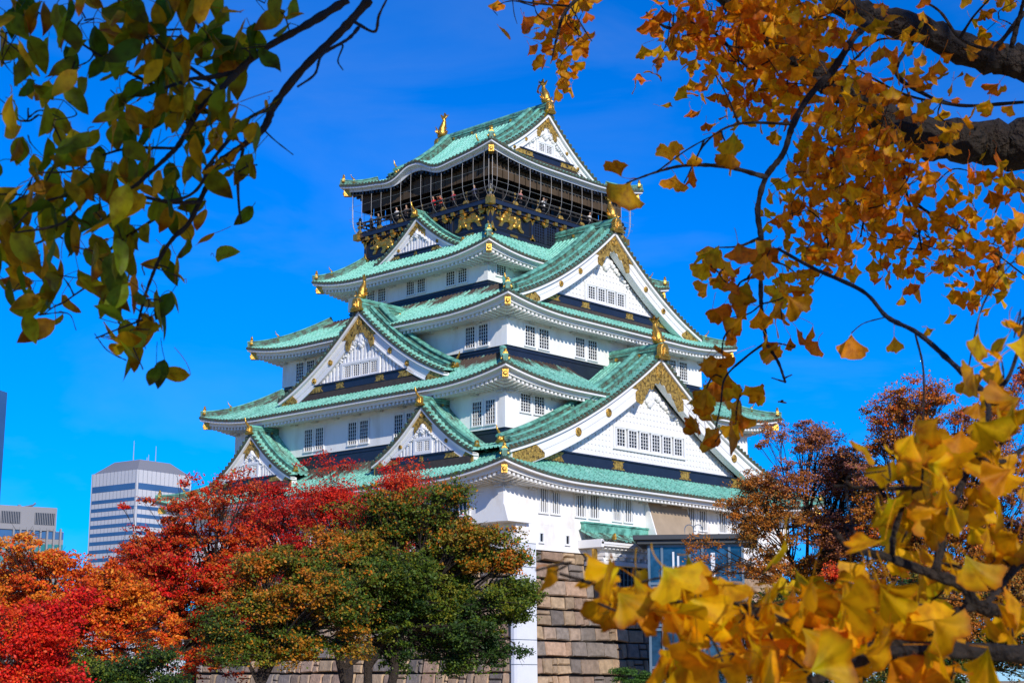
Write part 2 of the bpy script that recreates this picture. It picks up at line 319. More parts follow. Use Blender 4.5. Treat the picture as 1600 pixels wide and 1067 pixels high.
    sub(raf, 'rafters', M['plaster2'] if not dark else M['black'], ro)
    # hips
    for sx in (-1, 1):
        for sy in (-1, 1):
            tt = np.linspace(.02, 1, 15); d = tt*run
            z = ze+rise*((1-curl)*tt+curl*tt*tt)+lift*liftf(d, Rl)*np.clip(1-tt, 0, 1)**1.3
            path = np.stack([sx*(a-d), sy*(b-d), z+.06], -1); h = MB(); ridge2(h, path, .44, .52); sub(h, 'hip_ridge', [M['ridge'], M['ridge_shade']], ro)
            dd = arr(sx, sy, 0); sub(oni(path[0]+arr(-sx*.25, -sy*.25, .12), dd, .66), 'ridge_ornament', M['gold'], ro)
            sub(oni(path[5]+arr(0, 0, .2), dd, .5, False, True), 'ridge_ornament', M['gold'], ro)
            c = MB(); zc = ze+lift*liftf(.5, Rl)-.42
            T2 = lambda P, sx=sx, sy=sy, zc=zc: arr(sx*(a-.42), sy*(b-.42), zc)+P[..., 0:1]*norm(arr(sx, -sy, 0))+P[..., 1:2]*norm(arr(sx, sy, 0))+P[..., 2:3]*arr(0, 0, 1)
            c.box(-.22, .22, -.6, .12, -.56, .0, 0, T2); c.lathe((0, 0, 0), [(.16, -.0), (.16, .06), (.08, .1)], 10, 0, lambda P: T2(np.stack([P[..., 0], .12+P[..., 2], -.3+P[..., 1]], -1)))
            sub(c, 'corner_fitting', M['gold'], ro)
    t_.roof = ro
    return t_

L1 = skirt(20.78, 21.27, 15.41, .98, 9, 5.05, 2.9, 2.37, GRN[0], .06, .34)
L2 = skirt(18.12, 18.84, 22.95, .95, 8.5, 5.4, 3.1, 2.35, GRN[0], .0, .36, cut={'R': 5.2})
L3 = skirt(15.14, 16.27, 29.38, .85, 8, 5.55, 3.25, 2.38, GRN[1], -.05, .4)
L4 = skirt(11.95, 11.16, 35.23, .8, 6.5, 3.5, 2.65, 2.35, GRN[1], -.12, .3)
L5 = skirt(10.2, 9.71, 44.45, .85, 7.5, 2.6, 1.15, 3.1, GRN[1], -.3, 0.0, dark=True, kara='LX', curl=.1)

# walls of each storey
def wall(boxes, dark_box=None):
    w = MB()
    for bx in boxes: w.box(*bx)
    o = keeppart(w, 'wall', M['plaster' if dark_box else 'plaster_low'])
    if dark_box:
        d = MB()
        a, b, z0, z1 = dark_box; d.box(-a, a, -b, b, z0, z1); d.box(-a-.07, a+.07, -b-.07, b+.07, z1-.3, z1-.18)
        sub(d, 'base_band', M['navy'], o)
    return o
def brackets(wallobj, a, b, z):
    m = MB()
    for side, (h, w) in (('R', (a, b)), ('L', (b, a))):
        n = int(2*h/2.55)
        for i in range(n+1):
            u = -h+.35+i*(2*h-.7)/n; m.box(u-.42, u+.42, w, w+.62, z-.12, z+.2, 0, at(side)); m.box(u-.3, u+.3, w, w+.36, z-.32, z-.125, 0, at(side))
        m.box(-h, h, w+.003, w+.13, z+.2, z+.5, 0, at(side))
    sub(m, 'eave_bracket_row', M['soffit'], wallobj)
w1 = wall([(-18.4, 18.4, -18.9, 18.9, 11.2, 15.0), (-17.1, 18.4, -18.9, 18.9, 9.35, 11.197), (-18.4, -17.103, -13, 18.9, 9.35, 11.197)])
w2 = wall([(-15.75, 15.75, -16.55, 16.55, 18.56, 22.4)], (15.62, 16.42, 16.6, 18.555))
w3 = wall([(-12.75, 12.75, -13.9, 13.9, 25.72, 28.9)], (12.62, 13.77, 24.3, 25.715))
w4 = wall([(-9.6, 9.6, -8.75, 8.75, 32.41, 34.8)], (9.48, 8.63, 31.0, 32.405))
for wo_, a, b, z in ((w1, 18.4, 18.9, 13.98), (w2, 15.75, 16.55, 21.55), (w3, 12.75, 13.9, 28.1), (w4, 9.6, 8.75, 34.02)): brackets(wo_, a, b, z)
# flare of the lowest storey over the stone + tan bay between the right-hand windows
fl = MB(); fl.hexa(arr((-18.4, -19.35, 11.18), (-15.9, -19.35, 11.18), (-15.9, -18.903, 11.18), (-18.4, -18.903, 11.18), (-18.4, -18.95, 12.4), (-15.9, -18.95, 12.4), (-15.9, -18.903, 12.4), (-18.4, -18.903, 12.4)))
sub(fl, 'stone_drop_bay', M['plaster'], w1)
ty = MB(); ty.hexa(arr((-2, -20.1, 10.9), (3.1, -20.1, 10.9), (3.1, -18.905, 10.9), (-2, -18.905, 10.9), (-2, -18.95, 14.25), (3.1, -18.95, 14.25), (3.1, -18.905, 14.25), (-2, -18.905, 14.25)))
o = sub(ty, 'stone_drop_bay', M['tan'], w1)
ty = MB(); ty.hexa(arr((-2.14, -20.12, 10.88), (-2.003, -20.12, 10.88), (-2.003, -18.907, 10.88), (-2.14, -18.907, 10.88), (-2.14, -19.0, 14.25), (-2.003, -19.0, 14.25), (-2.003, -18.907, 14.25), (-2.14, -18.907, 14.25))); sub(ty, 'bay_cheek', M['plaster'], w1)

def window(side, u0, u1, z0, z1, w, nv=3, nh=5, parent=None, bars=False, deep=.1, mf='plaster2'):
    T = at(side); f = MB(); e = .13
    f.box(u0-e, u1+e, w+.003, w+deep, z1, z1+e*1.1, 0, T); f.box(u0-e, u1+e, w+.003, w+deep+.04, z0-e, z0, 0, T); f.box(u0-e, u0, w+.003, w+deep, z0+.001, z1-.001, 0, T); f.box(u1, u1+e, w+.003, w+deep, z0+.001, z1-.001, 0, T)
    n = nv; t = (.038 if not bars else .1)*.5
    lat = MB() if parent is None else f
    for i in range(n):
        u = u0+(i+.5 if bars else i+1)*(u1-u0)/(n if bars else n+1); lat.box(u-t, u+t, w+.03, w+.085, z0+.002, z1-.002, 0, T)
    if not bars:
        for i in range(nh):
            z = z0+(i+1)*(z1-z0)/(nh+1); lat.box(u0+.002, u1-.002, w+.032, w+.075, z-.017, z+.017, 0, T)
    gl = MB() if parent is None else f
    gl.box(u0+.001, u1-.001, w+.004, w+.012, z0+.001, z1-.001, 0 if parent is None else 1, T)
    if parent is None:
        o = keeppart(f, 'window', M[mf]); (sub(lat, 'lattice', M[mf], o) if lat.n else None); sub(gl, 'pane', M['glass'], o)
    else: o = sub(f, 'window', [M[mf], M['glass']], parent)
    return o
def pair(side, u0, u1, z0, z1, w, **k):
    m = (u1-u0)*.09; c = (u0+u1)/2; window(side, u0+.1, c-m, z0, z1, w, **k); window(side, c+m, u1-.1, z0, z1, w, **k)
for u0, u1 in ((-14.71, -12.29), (-10.61, -7.76), (-6.24, -3.69), (3.29, 6.1), (7.63, 10.58)): pair('R', u0, u1, 12.12, 14.1, 18.9, nv=4, bars=True)
for u0, u1 in ((-14.18, -11.35), (11.3, 14.1)): pair('R', u0, u1, 19.95, 21.3, 16.55)
for u0, u1 in ((-10.79, -7.82), (-4.67, -1.82), (1.8, 4.6), (7.7, 10.6)): pair('R', u0, u1, 25.98, 27.55, 13.9)
for u0, u1 in ((-8.59, -7.5), (7.5, 8.59)): window('R', u0, u1, 33.0, 34.1, 8.75)
for u0, u1 in ((11.39, 15.58), (4.6, 8.0), (-2, 1.5), (-8.5, -5), (-15.5, -11.4)): pair('L', u0, u1, 11.9, 14.1, 18.4, nv=4, bars=True)
for u0, u1 in ((13.1, 15.65), (4.34, 6.87), (-1.26, 1.34), (-6.86, -4.27), (-15.2, -12.6)): pair('L', u0, u1, 18.95, 20.75, 15.75)
for u0, u1 in ((9.33, 11.98), (-11.95, -9.3)): pair('L', u0, u1, 25.98, 27.65, 12.75)
for u0, u1 in ((3.85, 6.45), (-1.07, 1.4), (-6.2, -3.6)): pair('L', u0, u1, 32.66, 34.05, 9.6)
sl = 0
for u in (-14.4, -11.5): window('R', u-.17, u+.17, 9.95, 10.55, 18.9, nv=0, nh=0)

# ------------------------------------------------------------------ gables
def fishmesh(T, s):
    mb = MB(); S = lambda P: T(np.asarray(P, float)*s)
    path = arr((0, .1, 0), (0, .16, .35), (0, .1, .75), (0, -.05, 1.1), (0, -.12, 1.4), (0, -.05, 1.65))
    mb.tube(S(path), arr(.36, .4, .33, .24, .15, .09)*s, 9); mb.blob((0, .32, .14), (.3, .34, .26), 0, S, 9)
    for q, w_ in ((arr((-.1, 1.5), (-.5, 1.95), (-.25, 1.9), (-.05, 2.15), (0, 1.75), (.35, 2.0), (.15, 1.55)), .05),):
        mb.prism(q*arr(1, 1), -.16, -.02, lambda P: S(np.stack([P[..., 0]*.4, P[..., 0]*.75+P[..., 1], P[..., 2]], -1)))
    for sg in (-1, 1):
        mb.prism(arr((.3, .35), (.75, .75), (.62, .4), (.85, .35), (.6, .18), (.35, .1)), .05, .13, lambda P, sg=sg: S(np.stack([sg*P[..., 0], P[..., 1]+.1, P[..., 2]], -1)))
    for i in range(5):
        zz = .3+i*.27; mb.prism(arr((.28-.03*i, zz-.1), (.62-.05*i, zz+.14), (.26-.03*i, zz+.12)), -.04, .04, lambda P: S(np.stack([P[..., 1], -P[..., 0]*1.0+.1, P[..., 2]], -1)))
    return mb
def gable(side, uc, wf, wb, Wd, H, zb, c, ww, hb, win, band, mcop, small=False, fish=0, wear=0., ker=.95, ridge_h=.95, nbars=True, goldpos=(.24,)):
    T = at(side, uc); half = lambda s: zb+H*((1-s)*(1-c)+c*(1-s)**2)
    zr = lambda u: half(np.abs(u)/Wd)
    dz = lambda u: H/Wd*((1-c)+2*c*(1-np.abs(u)/Wd)); sq = lambda u: np.sqrt(1+dz(u)**2)
    pit = .43; roof = MB(); ss = np.linspace(0, 1.0, 15)
    nr = max(3, int((wf-ker-wb)/pit)); p = (wf-ker-wb)/nr; cen = wb+(np.arange(nr)+.5)*p
    wsam = np.concatenate([(cen[:, None]+arr(-.5, -.27, -.15, .15, .27)*p).ravel(), [wf-ker]]); hh = np.concatenate([np.tile(arr(0, 0, .1, .1, 0), nr), [0]])
    jit = np.concatenate([np.repeat(rng.uniform(-.3, .3, nr), 5), [0]])
    for sg in (-1, 1):
        U, Wg = np.meshgrid(ss*Wd*sg, wsam); Z = zr(U)+hh[:, None]
        tint = np.stack([Wg+jit[:, None]+11*sg+uc, np.abs(U)*1.2+jit[:, None], np.full_like(U, wear), np.ones_like(U)], -1)
        roof.grid(T(np.stack([U, Wg, Z], -1)), 0, col=tint)
        # verge tiles laid across the edge
        Ls = np.linspace(0, 1, 400); arc = np.concatenate([[0], np.cumsum(np.hypot(np.diff(Ls*Wd), np.diff(half(Ls))))]); n = int(arc[-1]/.5); pa = arc[-1]/n
        ca = (np.arange(n)+.5)*pa; sa = np.concatenate([(ca[:, None]+arr(-.5, -.27, -.15, .15, .27)*pa).ravel(), [arc[-1]]]); s_ = np.interp(sa, arc, Ls); h2 = np.concatenate([np.tile(arr(.02, .02, .17, .17, .02), n), [.02]])
        Wk = arr(wf-ker, wf-ker*.5, wf); U, Wg = np.meshgrid(s_*Wd*sg, Wk, indexing='ij'); drop = (Wg-(wf-ker))*.12
        Z = zr(U)+h2[:, None]*sq(U)*.8-drop; roof.grid(T(np.stack([U, Wg, Z], -1)), 0, col=np.stack([U*2.3+5*uc, Wg*2, np.full_like(U, wear-.1), np.ones_like(U)], -1))
        th = np.arange(7)*2*math.pi/7
    ro = keeppart(roof, 'gable', mcop)
    ed = MB()
    for sg in (-1, 1):
        for q in ca:
            s0 = np.interp(q, arc, Ls); u0 = s0*Wd*sg; z0 = float(zr(u0))+.05-ker*.12
            P = np.stack([u0+.14*np.cos(th), np.full(7, wf+.04), z0+.14*np.sin(th)], -1); P2 = P-arr(0, .22, 0); o = ed.n; ed.grid(T(np.stack([P2, P])), 0, cv=True); ed.ngon(range(o+7, o+14))
        uu = np.linspace(0, Wd, 25)*sg
        ed.grid(T(np.stack([np.stack([uu, np.full_like(uu, wf), zr(uu)+.0-ker*.12], -1), np.stack([uu, np.full_like(uu, wf), zr(uu)-.24*sq(uu)-ker*.05], -1), np.stack([uu, np.full_like(uu, wf-.5), zr(uu)-.24*sq(uu)], -1)])), 0)
    sub(ed, 'verge_tiles', M['tileend'], ro)
    # bargeboards
    k = hb; bb = MB(); gd = MB()
    def bandpr(mb, w0, w1, d0, d1, ua, ub, m=0, n=21, sides=(-1, 1)):
        for sg in sides:
            uu = np.linspace(ua, ub, n)*sg; D0 = d0(uu) if callable(d0) else d0; D1 = d1(uu) if callable(d1) else d1
            a1 = zr(uu)-D0*sq(uu); a2 = zr(uu)-D1*sq(uu)
            R_ = [np.stack([uu, np.full_like(uu, w), z], -1) for w, z in ((w0, a1), (w1, a1), (w1, a2), (w0, a2))]
            mb.grid(T(np.stack(R_)), m, cu=True)
            o = mb.n; mb.add(T(np.stack([r[0] for r in R_]+[r[-1] for r in R_]))); mb.quads([[o, o+1, o+2, o+3], [o+4, o+5, o+6, o+7]], m)
    lipd = .24; lipt = .24 if not small else .17; d1 = lipd+lipt
    bandpr(bb, wf-.7, wf-.06, lipd, d1, 0, Wd*.99); bandpr(bb, wf-.8, wf-.3, d1, d1+k*.55, 0, Wd*.97); bandpr(bb, wf-.8, wf-.36, d1+k*.55, d1+k, 0, Wd*.95); bandpr(bb, wf-1.0, wf-.3, d1+k, d1+k+.1, 0, Wd*.93)
    sub(bb, 'bargeboard', M['plaster2'], ro)
    # gilt fittings on the boards
    ua = Wd*.155
    bandpr(gd, wf-.3, wf-.24, d1+.02, lambda u: d1+k*(1.12+.1*np.sin(np.abs(u)*9/k)), 0, ua*.8, 0, 25)
    bandpr(gd, wf-.3, wf-.25, d1+k*.02, lambda u: d1+k*np.clip((ua*1.35-np.abs(u))/(ua*.55), .1, 1)*.8, ua*.8, ua*1.35, 0, 15)
    bandpr(gd, wf-.3, wf-.235, d1+k*.5, lambda u: d1+k*(1.0+.55*np.clip(1-np.abs(np.abs(u)-ua*.85)/(ua*.3), 0, 1)), ua*.55, ua*1.1, 0, 15)
    sub(gd, 'apex_fitting', M['filigree'], ro)
    for sg in (-1, 1):
        gd = MB(); bandpr(gd, wf-.3, wf-.24, lambda u: d1+.02+np.clip((Wd*.83-np.abs(u))/(Wd*.06), 0, 1)*k*.8, d1+k*1.02, Wd*.775, Wd*.965, 0, 21, (sg,)); sub(gd, 'board_end_fitting', M['filigree'], ro)
        for f in ((.36, .56) if not small else (.45,)):
            u0 = sg*f*Wd; z0 = float(zr(u0)-(d1+k*.5)*sq(u0)); r = k*.3; gd = MB()
            gd.lathe((0, 0, 0), [(r, -.1), (r, .06), (r*.75, .1), (r*.7, .06), (r*.3, .06), (r*.2, .12)], 12, 0, lambda P, u0=u0, z0=z0: T(np.stack([u0+P[..., 0], wf-.32+P[..., 2], z0+P[..., 1]], -1))); sub(gd, 'crest', M['filigree'], ro)
    r = k*.42; z0 = float(zr(0.)-(d1+k*.62)*1.25); gd = MB()
    gd.lathe((0, 0, 0), [(r*.85, -.1), (r*.85, .05), (r*.7, .09), (r*.6, .05), (r*.15, .1)], 14, 0, lambda P: T(np.stack([P[..., 0], wf-.24+P[..., 2], z0+P[..., 1]*1.15], -1)))
    sub(gd, 'crest', M['filigree'], ro)
    # lattice wall
    zl = lambda u: zr(u)-(d1+k+.05)*sq(u); zt = band[1]; gw = MB()
    uu = np.linspace(-Wd, Wd, 241); ok = zl(uu) > zt; ui = uu[ok].max()
    us = np.linspace(-ui, ui, 61); gw.grid(T(np.stack([np.stack([us, np.full_like(us, ww), np.full_like(us, zt-.1)], -1), np.stack([us, np.full_like(us, ww), np.maximum(zl(us), zt-.1)+.3], -1)])), 0)
    pb = .44 if not small else .36; nb = int(ui/pb); wz0, wz1, wu0, wu1 = (win[3]-.2, win[4]+.2, win[1]-.25, win[2]+.25) if win else (0, 0, 0, 0)
    dv = .17 if side == 'L' else .085; dh = .05 if side == 'L' else .08; wv = pb*.52 if side == 'L' else pb*.62
    for i in range(-nb, nb+1):
        u = i*pb; z1 = float(min(zl(u-wv/2), zl(u+wv/2)))+.12
        if z1 < zt+.1: continue
        segs = [(zt, z1)] if not (win and wu0 < u < wu1) else [(zt, wz0), (wz1, z1)]
        for q0, q1 in segs:
            if q1 > q0+.05: gw.box(u-wv/2, u+wv/2, ww+.002, ww+dv, q0, q1, 0, T)
    zq = zt+.15
    while zq < zl(0.)-.2:
        um = uu[zl(uu) > zq+.2].max() if (zl(uu) > zq+.2).any() else 0
        wh = pb*.28
        rs = [(-um, um)] if not (win and wz0 < zq < wz1) else [(-um, wu0), (wu1, um)]
        for q0, q1 in rs:
            if q1 > q0: gw.box(q0, q1, ww+.0015, ww+dh, zq-wh, zq+wh, 0, T)
        zq += pb*1.05
    sub(gw, 'lattice_wall', M['plaster2'], ro)
    if win:
        n, a0, a1, z0, z1 = win; st = (a1-a0)/n
        fr = MB(); fr.box(a0-.22, a1+.22, ww+.003, ww+.24, z1+.002, z1+.2, 0, T); fr.box(a0-.22, a1+.22, ww+.003, ww+.26, z0-.2, z0-.002, 0, T)
        fr.box(a0-.22, a0-.0, ww+.003, ww+.24, z0, z1, 0, T); fr.box(a1, a1+.22, ww+.003, ww+.24, z0, z1, 0, T); sub(fr, 'window_surround', M['plaster2'], ro)
        for i in range(n):
            q0, q1 = a0+i*st+.02, a0+(i+1)*st-.02; g_ = st*.16
            window(side, uc+q0+g_, uc+q1-g_, z0+.1, z1-.1, ww+.1, 2, 4, ro, deep=.1)
    # white carved pendant under the apex
    pe = MB(); zc = float(zl(0.))-.12*H; sc = H*.036
    for du, dzz, r in ((0, 1.2, 1.3), (0, -.6, 1.5), (0, -2.2, 1.0), (-1.3, -.2, 1.0), (1.3, -.2, 1.0), (-.9, -1.6, .8), (.9, -1.6, .8), (0, .3, 1.6)): pe.blob((du*sc, ww+.2, zc+dzz*sc), (r*sc, .2, r*sc*.95), 0, T, 9)
    for sg in (-1, 1):
        for i in range(7):
            u0 = sg*(2.2+i*1.35)*sc; z0 = float(zl(u0))-(1.5-.08*i)*sc; r = (1.15-.11*i)*sc
            pe.blob((u0, ww+.18, z0), (r*1.1, .16, r*.8), 0, T, 8)
            if i % 2 == 0: pe.blob((u0+sg*.4*sc, ww+.22, z0-.7*sc), (r*.6, .14, r*.5), 0, T, 8)
    sub(pe, 'carved_pendant', M['plaster2'], ro)
    # dark plinth band with gilt bow-ties
    bd = MB(); b0, b1 = band; ub = min(ui+.4*k, Wd*.8); bd.box(-ub, ub, ww+.001, ww+.34, b0, b1-.002, 0, T); bd.box(-ub, ub, ww+.002, ww+.46, b1-.12, b1, 0, T); sub(bd, 'plinth_band', M['navy'], ro)
    sk = MB(); sk.box(-Wd*.93, Wd*.93, ww-.3, ww+.31, b0-1.1, b0-.003, 0, T); sub(sk, 'flashing', M['brown'], ro)
    hh_ = (b1-b0)
    for f in [x*s for x in goldpos for s in (-1, 1)] if not small else [0]:
        x = f*Wd; q = hh_*(.95 if not small else .5); bt = MB(); bt.prism(arr((-q, .08*hh_), (-q*.6, .3*hh_), (-q*.75, .5*hh_), (-q*.6, .7*hh_), (-q, .86*hh_), (q, .86*hh_), (q*.6, .7*hh_), (q*.75, .5*hh_), (q*.6, .3*hh_), (q, .08*hh_))+arr(x, b0), ww+.34, ww+.37, T, 0, .01); sub(bt, 'band_fitting', M['filigree'], ro)
    for sg in (-1, 1):
        bt = MB(); bt.prism(arr((sg*(ub-1.6*hh_), b0+.04), (sg*(ub-1.2*hh_), b0+hh_*.5), (sg*(ub-1.6*hh_), b1-.14), (sg*(ub+.2*hh_), b1-.14), (sg*(ub+1.4*hh_), b0+.04)), ww+.34, ww+.38, T, 0, .01); sub(bt, 'band_end_fitting', M['filigree'], ro)
    # ridges
    apex = zb+H; rg = MB(); hr = ridge_h
    rg.box(-.25*hr, .25*hr, wb, wf+.05, apex-.35, apex+hr*.7, 1, T); rg.box(-.33*hr, .33*hr, wb, wf+.08, apex+hr*.3, apex+hr*.42, 0, T)
    P = T(arr(*[(0, w, apex+hr*.72) for w in np.linspace(wb, wf+.1, 6)])); rg.tube(P, .3*hr, 8); rd = sub(rg, 'ridge', [M['ridge'], M['ridge_shade']], ro)
    for w in np.arange(wf-2.2, wb, -2.4):
        for sg in (-1, 1): st = MB(); st.lathe((0, 0, 0), [(.17*hr, -.02), (.17*hr, .08), (.08*hr, .12)], 9, 0, lambda P, w=w, sg=sg: T(np.stack([sg*(.25*hr+P[..., 2]), w+P[..., 0], apex+hr*.08+P[..., 1]], -1))); sub(st, 'ridge_crest', M['gold'], ro)
    s0, s1 = .03, (.93 if not small else .95)
    for wo_, sz in (((wf-ker-.2, .36), (wf-ker-1.15, .6)) if not small else ((wf-ker-.15, .3),)):
        for sg in (-1, 1):
            s_ = np.linspace(s0, s1, 24); pth = T(np.stack([sg*s_*Wd, np.full(24, wo_), half(s_)+.05], -1)); m_ = MB(); ridge2(m_, pth, sz*.9, sz*1.35, norm(T(arr((0, 1, 0)))-T(arr((0, 0, 0))))[0]); sub(m_, 'descending_ridge', [M['ridge'], M['ridge_shade']], ro)
            if sz >= .6 or small:
                d = pth[-1]-pth[-2]; sub(oni(pth[-1]+arr(0, 0, .12), d, .75 if not small else .5, False, not small), 'ridge_ornament', M['gold'], ro)
    d = (T(arr((0, 1, 0)))-T(arr((0, 0, 0))))[0]; base = T(arr((0, wf+.12, apex-.5*hr)))[0]
    sub(oni(base, d, 1.45*hr, False, not fish), 'ridge_ornament', M['gold'], ro)
    if fish:
        zt_ = apex+hr*.98; F = fishmesh(lambda P: T(np.asarray(P)+arr(0, wf-.55, zt_)), fish); sub(F, 'golden_fish', M['gold'], ro, True)
    return ro
gable('R', 0, 19.3, 13.5, 18.2, 9.5, 16.6, .45, 17.75, 1.15, (6, -4.5, 4.5, 18.15, 19.7), (16.2, 17.1), GRN[0], fish=1.12, wear=.06)
gable('R', 0, 14.65, 7.9, 12.1, 7.65, 30.1, .42, 13.3, .85, (4, -2.55, 2.6, 31.25, 32.5), (30.3, 30.98), GRN[1], fish=1.05, wear=-.1, ker=.85, ridge_h=.85)
gable('L', 0, 16.1, 9.3, 10.3, 6.65, 23.75, .45, 15.4, .85, (4, -2.25, 2.1, 24.62, 25.75), (23.8, 24.5), GRN[0], fish=1.0, wear=.02, ker=.85, ridge_h=.8)
gable('L', 0.1, 9.75, 8.3, 5.4, 3.65, 36.1, .38, 9.35, .5, None, (36.1, 36.55), GRN[1], True, wear=-.2, ker=.6, ridge_h=.5)
for u in (10.5, -10.5): gable('L', u, 18.75, 15.6, 5.6, 4.15, 16.6, .42, 18.25, .55, (2, -.8, .8, 16.95, 17.9), (16.2, 16.75), GRN[0], True, wear=.22, ker=.6, ridge_h=.55)
for sd_ in 'RB': gable(sd_, 0, 7.1, 0.0, 7.6, 5.55, 44.72, .36, 6.45, .55, (2, -1.0, 1.0, 46.2, 47.1), (45.35, 45.95), GRN[1], False, fish=1.1, wear=-.35, ker=.7, ridge_h=.75, goldpos=(.3,))

# ------------------------------------------------------------------ top storey: black walls, tigers, balcony, net
b5 = MB(); A5, B5 = 8.45, 7.9
b5.box(-A5, A5, -B5, B5, 36.3, 39.15)
w5 = keeppart(b5, 'wall', M['black'])
up = MB(); up.box(-6.6, 6.6, -6.1, 6.1, 39.7, 43.6, 0); up.box(-7.75, 7.75, -7.25, 7.25, 44.0, 44.1, 0)
o5 = keeppart(up, 'wall', M['dark'])
bl = MB()
for side, h, w in (('R', 8.7, 8.15), ('L', 8.15, 8.7), ('B', 8.7, 8.15), ('X', 8.15, 8.7)):
    n = 12
    for i in range(n):
        u0, u1 = -h+i*2*h/n, -h+(i+1)*2*h/n
        bl.box(u0+.05, u1-.05, w, w+.05, 41.85+rng.uniform(-.02, .02), 43.7, 0, at(side))
sub(bl, 'blinds', M['blind'], o5)
po = MB()
for side, h, w in (('R', 6.6, 6.1), ('L', 6.1, 6.6)):
    for i in range(6):
        u = -h+.1+i*(2*h-.2)/5; po.box(u-.16, u+.16, w+.002, w+.16, 39.7, 43.6, 0, at(side))
    po.box(-h, h, w+.003, w+.1, 42.0, 42.25, 0, at(side)); po.box(-h, h, w+.003, w+.08, 40.3, 40.42, 0, at(side))
sub(po, 'posts', M['black'], o5)
# beams + gilt studs below the balcony
tr = MB()
for z0, z1, e in ((36.9, 37.15, .1), (38.95, 39.15, .12), (37.42, 37.5, .04), (39.1, 39.35, .3)): tr.box(-A5-e, A5+e, -B5-e, B5+e, z0, z1)
for side, h, w in (('R', A5, B5), ('L', B5, A5), ('B', A5, B5), ('X', B5, A5)):
    for u in (-h+.12, -3.3, 3.3, h-.12): tr.box(u-.13, u+.13, w+.002, w+.12, 37.15, 38.95, 0, at(side))
sub(tr, 'beams', M['navy'], w5)
for side, h, w in (('R', A5, B5), ('L', B5, A5)):
    T = at(side)
    for i in range(14):
        u = -h+.75+i*(2*h-1.5)/13; st = MB(); st.box(u-.17, u+.17, w+.3, w+.52, 39.0, 39.3, 0, T); sub(st, 'beam_end', M['gold'], w5)
        if i % 2 == 1:
            st = MB(); st.prism(arr((u-.3, 38.78), (u, 38.6), (u+.3, 38.78), (u+.42, 39.0), (u-.42, 39.0)), w+.12, w+.3, T, 0, .03); st.box(u-.17, u+.17, w+.12, w+.34, 38.86, 39.08, 0, T); sub(st, 'bracket_fitting', M['gold'], w5)
    for u in (-h+.12, -3.3, 3.3, h-.12):
        for z, sgn in ((38.9, -1), (37.3, 1)):
            st = MB(); s_ = .55 if abs(u) > 5 else .36
            st.prism(arr((-.75*s_, 0), (-.95*s_, .28*s_*-sgn), (-.6*s_, .5*s_*-sgn), (-.9*s_, .8*s_*-sgn) if False else (-.62*s_, .52*s_*-sgn), (-.3*s_, .5*s_*sgn), (0, 1.1*s_*sgn), (.3*s_, .5*s_*sgn), (.62*s_, .52*s_*-sgn), (.95*s_, .28*s_*-sgn), (.75*s_, 0))+arr(u, z), w+.12, w+.17, T, 0, .02)
            st.lathe((0, 0, 0), [(.2*s_, 0), (.2*s_, .1), (.1*s_, .16)], 8, 0, lambda P, u=u, z=z: T(np.stack([u+P[..., 0], w+.16+P[..., 2], z+P[..., 1]], -1)))
            sub(st, 'gilt_fitting', M['gold'], w5)
    for u in (-5.6, 5.6):
        st = MB(); st.prism(arr((-.42, 0), (-.5, .1), (-.42, .2), (.42, .2), (.5, .1), (.42, 0))+arr(u, 36.98), w+.1, w+.14, T, 0, .02); sub(st, 'gilt_fitting', M['gold'], w5)
    # lattice doors between the corner panels
    lw = MB()
    for i in range(20): u = -3.0+i*6/19; lw.box(u-.05, u+.05, w+.02, w+.1, 37.2, 38.9, 0, T)
    for i in range(7): z = 37.3+i*.24; lw.box(-3, 3, w+.022, w+.08, z-.035, z+.035, 0, T)
    for u in (-1.6, 0, 1.6): lw.box(u-.18, u+.18, w+.02, w+.14, 37.16, 38.94, 0, T)
    sub(lw, 'lattice_door', M['navy'], w5)
# crouching tiger reliefs (head at the right end of the outline)
TG = arr((0, .95), (.06, 1.22), (.25, 1.38), (.45, 1.3), (.5, 1.05), (.42, .88), (.62, .92), (.95, 1.3), (1.3, 1.36), (1.7, 1.12), (2.1, 1.2), (2.4, 1.32), (2.75, 1.2), (2.95, .85), (2.88, .5), (3.05, .22), (3.3, .1), (3.28, -.06), (2.98, -.08), (2.66, .12), (2.5, .3), (2.2, .32), (1.95, .1), (1.72, -.1), (1.4, -.06), (1.42, .1), (1.62, .24), (1.5, .5), (1.15, .52), (.85, .34), (.62, .02), (.36, -.02), (.34, .14), (.5, .3), (.52, .52), (.28, .5), (0, .58), (-.04, .74), (.2, .74), (.46, .76), (.34, .98), (.32, 1.18), (.22, 1.2), (.14, 1.1), (.12, .95))
def tiger(side, u, z, flip, w):
    T = at(side); m = MB(); q = TG*arr(1.03*(-1 if flip else 1), 1.02)+arr(u+(3.3 if flip else 0), z)
    T2 = T; sx = -1 if flip else 1; ux = u+(3.3 if flip else 0)
    m.prism(q, w+.002, w+.09, T, 0, 0)
    for du, dz_, ru, rz in ((2.45, .75, .42, .45), (1.75, .8, .6, .3), (1.1, .95, .45, .32), (.75, .6, .3, .25), (2.2, .35, .25, .2), (2.75, .45, .2, .3), (2.25, 1.05, .2, .18), (2.7, 1.0, .18, .16)): m.blob((ux+sx*du*1.03, w+.09, z+dz_), (ru, .13, rz), 0, T, 9)
    o = sub(m, 'tiger_relief', M['gold'], w5); return o
tiger('R', -7.75, 37.65, False, B5+.01); tiger('R', 4.4, 37.65, True, B5+.01)
tiger('L', 3.9, 37.62, True, A5+.01); tiger('L', -7.1, 37.62, False, A5+.01)
